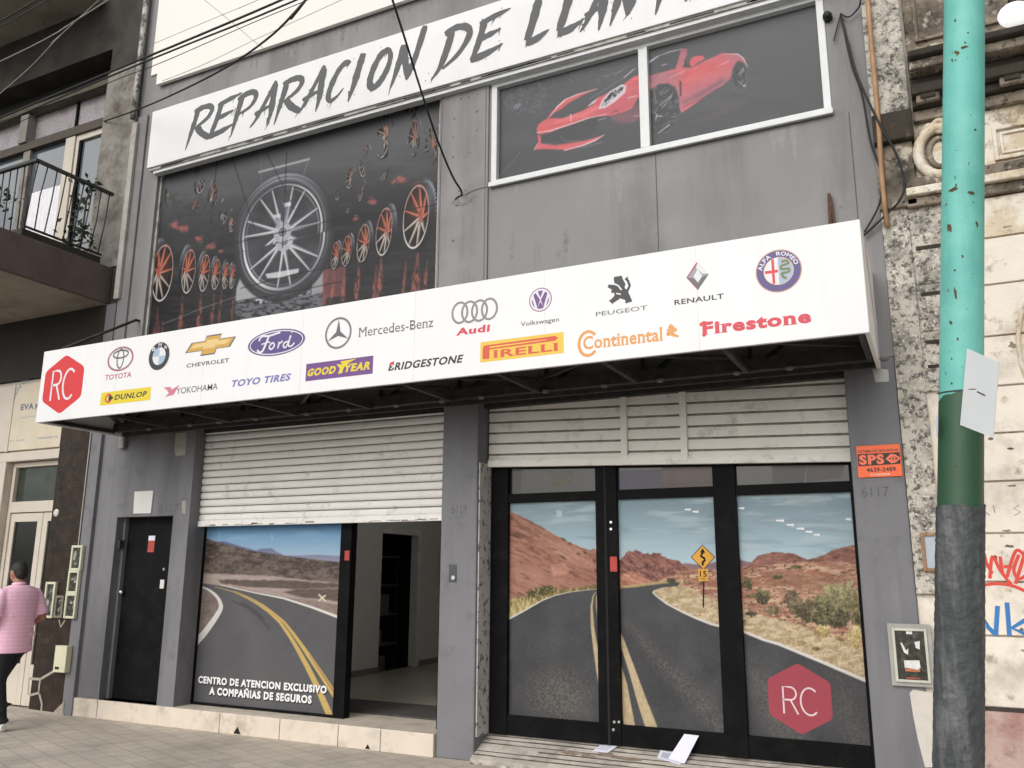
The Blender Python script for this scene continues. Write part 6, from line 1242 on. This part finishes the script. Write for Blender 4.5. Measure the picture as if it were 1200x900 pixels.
b=MB(); pole_seg(b,-.05,zc,GRN,.0012,20,28,0,.012); b.build('green_band',pole)
b=MB(); pole_seg(b,-.02,za,PGR,.0065,120,56,.0028,.008); b.build('grey_band',pole)
b=MB(); WR=M('thin wire',(.08,.07,.06),.6)
b.tube([(pc(zc+.04).x+math.cos(a)*.112,-2.14+math.sin(a)*.112,zc+.03+.012*math.sin(a)) for a in [R(k*15) for k in range(25)]],.0035,WR,5,False); b.build('tie_wire',pole)
b=MB(); RS=M('rust chip',(.10,.06,.025),.9,.4,40)
for (px_,py_,rx,rz) in ((1112,268,.016,.03),(1118,222,.03,.012),(1138,226,.02,.012),(1143,152,.008,.01),(1145,262,.01,.02),(1120,345,.008,.06),(1114,378,.01,.012),(1128,300,.006,.01),(1130,55,.02,.012),(1122,62,.010,.02),*[(random.uniform(1100,1150),random.uniform(5,455),random.uniform(.002,.007),random.uniform(.003,.014)) for _ in range(34)],*[(random.uniform(1102,1148),random.uniform(475,585),random.uniform(.002,.006),random.uniform(.003,.012)) for _ in range(8)]):
    d=ray(px_,py_); o=Vector((0,-D,CAMH)); k=None
    for s_ in range(3000):
        q=o+d*(3.4+s_*.0008)
        if (Vector((q.x,q.y,0))-Vector((pc(q.z).x,pc(q.z).y,0))).length<pr_(q.z)+.0012: k=q; break
    if k is None: continue
    nrm=(Vector((k.x,k.y,0))-Vector((pc(k.z).x,pc(k.z).y,0))).normalized(); tg=Vector((-nrm.y,nrm.x,0)); b.add([k+tg*math.cos(t*.7)*rx*random.uniform(.5,1.2)+Vector((0,0,math.sin(t*.7)*rz*random.uniform(.4,1.2))) for t in range(9)],[tuple(range(9))],RS)
build_each(b,'rust_chip',pole)
nb_=thing('notice_board',(.22,-2.26,2.3),'blank white board tied askew to the painted pole','board')
b=MB(); q=[at(1125,498,-2.262),at(1164,513,-2.19),at(1171,425,-2.19),at(1133,408,-2.262)]; n_=Vector((.35,.94,0))*.006
b.hexa([q[0],q[1],q[2],q[3],q[0]+n_,q[1]+n_,q[2]+n_,q[3]+n_],M('board white',(.66,.69,.70),.4,.03)); b.build('board_panel',nb_)
b=MB(); k=[(q[0]+(q[1]-q[0])*u+(q[3]-q[0])*v)-n_*.5 for u,v in ((.42,.50),(.66,.49))]; b.tube(k,.003,WR,5); b.build('tie_slot',nb_)
b=MB(); k=at(1099,500,-2.22); p_=pc(2.40)
b.hexa([at(1096.5,511,-2.20),at(1099,512,-2.235),at(1099.5,487,-2.235),at(1097,485,-2.20),at(1096.5,511,-2.196),at(1099,512,-2.231),at(1099.5,487,-2.231),at(1097,485,-2.196)],PAPER); tag(b.build('paper_scrap'),'torn white paper scrap stuck on the left edge of the pole near the green paint','paper')

# ------------------------------------------------------------------ overhead cables
OC='cables crossing the street'
cable(W_([(-40,155,-1.3),(41,121,-1.3),(130,84,-1.3),(215,49,-1.3),(300,13,-1.3),(380,-22,-1.3)]),.017,'thickest black cable at upper left, upper strand of the close pair',OC)
cable(W_([(-40,163,-1.3),(41,127,-1.3),(130,89,-1.3),(215,54,-1.3),(300,20,-1.3),(380,-14,-1.3)]),.014,'lower strand of the close pair of black cables at upper left',OC)
cable(W_([(-40,172,-1.25),(41,135,-1.25),(130,96,-1.25),(190,73,-1.25),(300,25,-1.25),(380,-8,-1.25)]),.006,'thin dark wire just under the close pair of cables',OC)
cable(W_([(122,142,-.04),(165,127,-.4),(215,105,-.8),(270,76,-1.1),(320,40,-1.4),(358,0,-1.6),(380,-28,-1.7)]),.014,'black cable curving up from the pale pilaster over the white fascia sign',OC)
cable(W_([(450,-30,-2.0),(460,0,-1.9),(476,50,-1.5),(494,108,-1.0),(513,165,-.6),(530,206,-.25),(541,225,-.06),(537,233,-.0)]),.013,'black cable dropping across the fascia sign into the hole in the pilaster',OC)
PALEW=M('pale weathered wire',(.30,.29,.27),.6)
cable(W_([(-30,85,-1.8),(0,72,-1.8),(60,42,-1.8),(130,-2,-1.8)]),.008,'pale wire rising steeply through the top left corner',OC,PALEW)
cable(W_([(-30,45,-1.9),(0,25,-1.9),(47,-2,-1.9)]),.012,'short dark cable at the extreme top left corner',OC)
cable(W_([(-20,42,-1.9),(0,32,-1.9),(58,-1,-1.9)]),.009,'second short dark cable under the top left one',OC)
cable(W_([(-10,118,-1.7),(36,78,-1.7),(70,42,-1.7),(105,10,-1.7)]),.006,'thin pale wire slanting up past the dark lintel',OC,PALEW)
cable(W_([(178,52,-1.2),(240,26,-1.2),(300,1,-1.2),(330,-12,-1.2)]),.004,'faint hair thin wire across the white panel above the close pair',OC,PALEW)
cable(W_([(230,-8,-1.2),(262,18,-1.1),(300,50,-1.0),(322,66,-.9)]),.004,'faint thin wire slanting down to the right across the white panel',OC,PALEW)
cable(W_([(190,95,-1.2),(240,75,-1.2),(300,46,-1.2),(400,0,-1.2)]),.004,'faint thin wire low across the white panel',OC,PALEW)
cable(W_([(545,228,-.03),(555,222,-.035),(576,217,-.03)]),.005,'short grey wire from the pilaster hole to the car window corner',None,PALEW)

# ------------------------------------------------------------------ papers on the threshold
PG='loose papers on the threshold'
PRT=M('paper print lines',(.45,.45,.55),.7)
def paper(px_pts,zs,label,fold=False):
    b=MB(); q=[]
    for (px_,py_),z in zip(px_pts,zs): p=atslope(px_,py_,.006+z); q.append(p)
    up=Vector((0,-.0012,.0028))
    b.hexa([q[0],q[1],q[2],q[3],q[0]-up,q[1]-up,q[2]-up,q[3]-up],PAPER)
    for v in (.25,.4,.55,.7):
        a=q[0]+(q[3]-q[0])*v; c=q[1]+(q[2]-q[1])*v; d=up*.6; t=(q[3]-q[0]).normalized()*.006; s0=a+(c-a)*.12+d; s1=a+(c-a)*.8+d; b.quad(s0-t,s1-t,s1+t,s0+t,PRT)
    return tag(b.build('paper'),label,'paper',PG)
paper([(694,880),(712,882),(727,872),(711,868)],[0,.004,.012,.004],'white slip of paper lying alone on the threshold by the middle door post')
paper([(770,888),(797,896),(806,884),(774,879)],[.0,.0,.0,.006],'flat white sheet of paper under the upright one on the threshold')
q=[(783,889),(803,895),(819,862),(802,860)]
b=MB(); a0=atslope(783,889,.014); a1=atslope(802,895,.016); y=.236; c1=at(819,862,y); c0=at(802,860,y); up=Vector((0,-.003,.001)); b.hexa([a0,a1,c1,c0,a0-up,a1-up,c1-up,c0-up],PAPER); tag(b.build('paper'),'white sheet of paper propped up against the black glass door','paper',PG)

# ------------------------------------------------------------------ the person walking off to the left
_p0=atz(6,856,0); ox,oy=_p0.x,_p0.y
man=thing('person',(ox,oy,0),'person walking away in pink striped polo shirt, black trousers and white shoes','person')
def Lc(f,s,z): return Vector((ox-f,oy-s,z))
SKIN=M('skin',lin(165,120,98),.55,.05,8); HAIR=M('dark hair',(.012,.011,.010),.6,.3,60,.6,120); TROU=M('black trousers',(.012,.012,.014),.85,.2,10,.3,40); SHOE=M('white shoe',(.7,.69,.67),.6,.1,20)
SHIRT=M('pink polo shirt',(.95,.52,.68),.85,.05,6,.25,30)
n=SHIRT.node_tree; L=n.links; bs=n.nodes['Principled BSDF']; src=bs.inputs['Base Color'].links[0].from_socket
g=n.nodes.new('ShaderNodeNewGeometry'); sp=n.nodes.new('ShaderNodeSeparateXYZ'); mm=n.nodes.new('ShaderNodeMath'); mm.operation='MULTIPLY'; mm.inputs[1].default_value=1/.042
fr_=n.nodes.new('ShaderNodeMath'); fr_.operation='FRACT'; gt=n.nodes.new('ShaderNodeMath'); gt.operation='GREATER_THAN'; gt.inputs[1].default_value=.76; sc_=n.nodes.new('ShaderNodeMath'); sc_.operation='MULTIPLY'; sc_.inputs[1].default_value=.45
mx=n.nodes.new('ShaderNodeMix'); mx.data_type='RGBA'; mx.inputs[7].default_value=(.95,.76,.85,1)
L.new(g.outputs['Position'],sp.inputs[0]); L.new(sp.outputs['Z'],mm.inputs[0]); L.new(mm.outputs[0],fr_.inputs[0]); L.new(fr_.outputs[0],gt.inputs[0]); L.new(gt.outputs[0],sc_.inputs[0]); L.new(sc_.outputs[0],mx.inputs['Factor']); L.new(src,mx.inputs[6]); L.new(mx.outputs[2],bs.inputs['Base Color'])
hipf=.06
torso=[(.80,.115,.165,-.0),(.92,.125,.175,0),(1.02,.118,.165,.0),(1.12,.115,.168,.0),(1.24,.122,.185,-.005),(1.34,.118,.20,-.01),(1.41,.10,.19,-.01),(1.455,.075,.13,-.005),(1.48,.055,.07,.005)]
def tor(b,k=1.0,add=0,z0=0,z1=9,m=SKIN): b.loft([(Lc(hipf+df,0,z),rx*k+add,ry*k+add) for z,rx,ry,df in torso if z0<=z<=z1],m)
rs=Lc(hipf-.015,-.195,1.40); re=Lc(hipf-.06,-.275,1.12); rw=Lc(hipf+.17,-.20,1.03)
ls=Lc(hipf-.015,.195,1.40); le=Lc(hipf-.05,.265,1.12); lw=Lc(hipf+.12,.24,.92)
lh=Lc(hipf-.01,.085,.88); lk=Lc(.09,.085,.47); la=Lc(-.02,.08,.09)
rh=Lc(hipf+.01,-.085,.88); rk=Lc(.34,-.09,.50); ra=Lc(.50,-.09,.14)
def mid(a,b_,t): return a+(b_-a)*t
b=MB(); tor(b)
b.tube([Lc(hipf,0,1.44),Lc(hipf+.015,0,1.50),Lc(hipf+.03,0,1.56)],[.062,.056,.056],SKIN,16)
hc=Lc(hipf+.045,0,1.612); b.ball(hc,.092,.074,.108,SKIN,20,14); b.ball(Lc(hipf+.085,0,1.565),.055,.052,.06,SKIN,16,10)
b.ball(Lc(hipf+.142,0,1.592),.02,.014,.024,SKIN,10,8)
for s_ in (-1,1): b.ball(Lc(hipf+.035,s_*.076,1.60),.022,.012,.034,SKIN,10,8)
for (a,e,w__) in ((rs,re,rw),(ls,le,lw)):
    b.tube([a,mid(a,e,.5),e,mid(e,w__,.4),w__],[.052,.048,.041,.038,.028],SKIN,14)
    dv=(w__-e).normalized(); sd=dv.orthogonal().normalized(); up_=dv.cross(sd); pc_=w__+dv*.05; b.loft([(w__+dv*.0,.026,.026),(w__+dv*.03,.034,.034),(w__+dv*.085,.03,.03)],SKIN,True,12) if abs(dv.z)>.9 else b.tube([w__,w__+dv*.04,w__+dv*.085],[.027,.036,.034],SKIN,12)
    for k in range(4):
        r0=w__+dv*.08+sd*(k-1.5)*.017; l=(.062,.074,.069,.052)[k]; b.tube([r0,r0+dv*l*.5+up_*.008,r0+dv*l*.85+up_*.028],[.009,.0085,.007],SKIN,8)
    r0=w__+dv*.03+sd*.03; b.tube([r0,r0+dv*.03+sd*.02,r0+dv*.058+sd*.018+up_*.012],[.012,.010,.008],SKIN,8)
for (h_,k_,a_) in ((lh,lk,la),(rh,rk,ra)): b.tube([h_+Vector((0,0,.03)),mid(h_,k_,.5),k_,mid(k_,a_,.35),a_],[.085,.072,.052,.052,.036],SKIN,14)
b.build('body',man,0,.011,3)
for s_ in (-1,1):
    b=MB(); b.ball(Lc(hipf+.125,s_*.030,1.617),.012,.012,.010,M('eye white',(.7,.7,.68),.2)); e_=b.build('eye',man); b=MB(); b.ball(Lc(hipf+.1345,s_*.030,1.617),.004,.006,.006,DARK,8,6); b.build('iris',e_)
b=MB(); b.ball(Lc(hipf+.03,0,1.632),.096,.081,.098,HAIR,18,12); b.ball(Lc(hipf-.012,0,1.59),.058,.068,.065,HAIR,16,10); b.build('hair',man,0,.010,2)
b=MB(); b.loft([(Lc(hipf+df,0,z),rx*1.08+ad,ry*1.08+ad) for z,rx,ry,df,ad in ((.775,.128,.182,-.005,.012),(.85,.128,.182,0,.012),(.95,.126,.178,0,.012),(1.05,.124,.176,-.003,.012),(1.15,.122,.18,-.006,.010),(1.25,.124,.19,-.008,.008),(1.34,.118,.20,-.01,.008),(1.41,.10,.19,-.01,.010),(1.455,.078,.13,-.005,.008),(1.475,.060,.082,.005,.008))],SHIRT,True,24)
for a,e in ((rs,re),(ls,le)): d=(e-a); ctr=Vector((a.x,oy,a.z)); b.tube([a+(ctr-a)*.35+Vector((0,0,.005)),a-Vector((0,0,.012)),a+d*.25,a+d*.55,a+d*.86],[.055,.060,.066,.068,.072],SHIRT,18)
for k in range(5): b.ball(Lc(hipf-.11,random.uniform(-.12,.12),.86+k*.1),.03,.09,.018,SHIRT,12,8)
b.build('polo_shirt',man,0,.011,9)
b=MB(); b.tube([Lc(hipf+.008,0,1.465),Lc(hipf+.012,0,1.498)],[.075,.068],SHIRT,18); b.build('collar',man)
b=MB(); b.loft([(Lc(hipf,0,.76),.125,.175),(Lc(hipf,0,.84),.128,.178),(Lc(hipf,0,.95),.125,.172)],TROU,True,22)
for (h_,k_,a_,s_) in ((lh,lk,la,1),(rh,rk,ra,-1)): b.tube([h_+Vector((0,0,-.02)),mid(h_,k_,.35),mid(h_,k_,.75),k_,mid(k_,a_,.5),a_+Vector((0,0,-.02))],[.108,.100,.084,.078,.072,.066],TROU,18)
for k in range(4): b.ball(la+Vector((random.uniform(-.03,.03),random.uniform(-.05,.05),.02+k*.05)),.068,.068,.014,TROU,12,6)
b.build('trousers',man,0,.012,3)
for a_,tz in ((la,0),(ra,.05)):
    fd=Vector((-1,0,0)) if tz==0 else Vector((-.95,0,.28)); b=MB(); c=Vector((a_.x,a_.y,a_.z-.09+.045)); 
    b.tube([c-fd*.07,c-fd*.02,c+fd*.07,c+fd*.15,c+fd*.19],[.036,.043,.043,.038,.022],SHOE,14); b.build('shoe',man,0,.010,2)
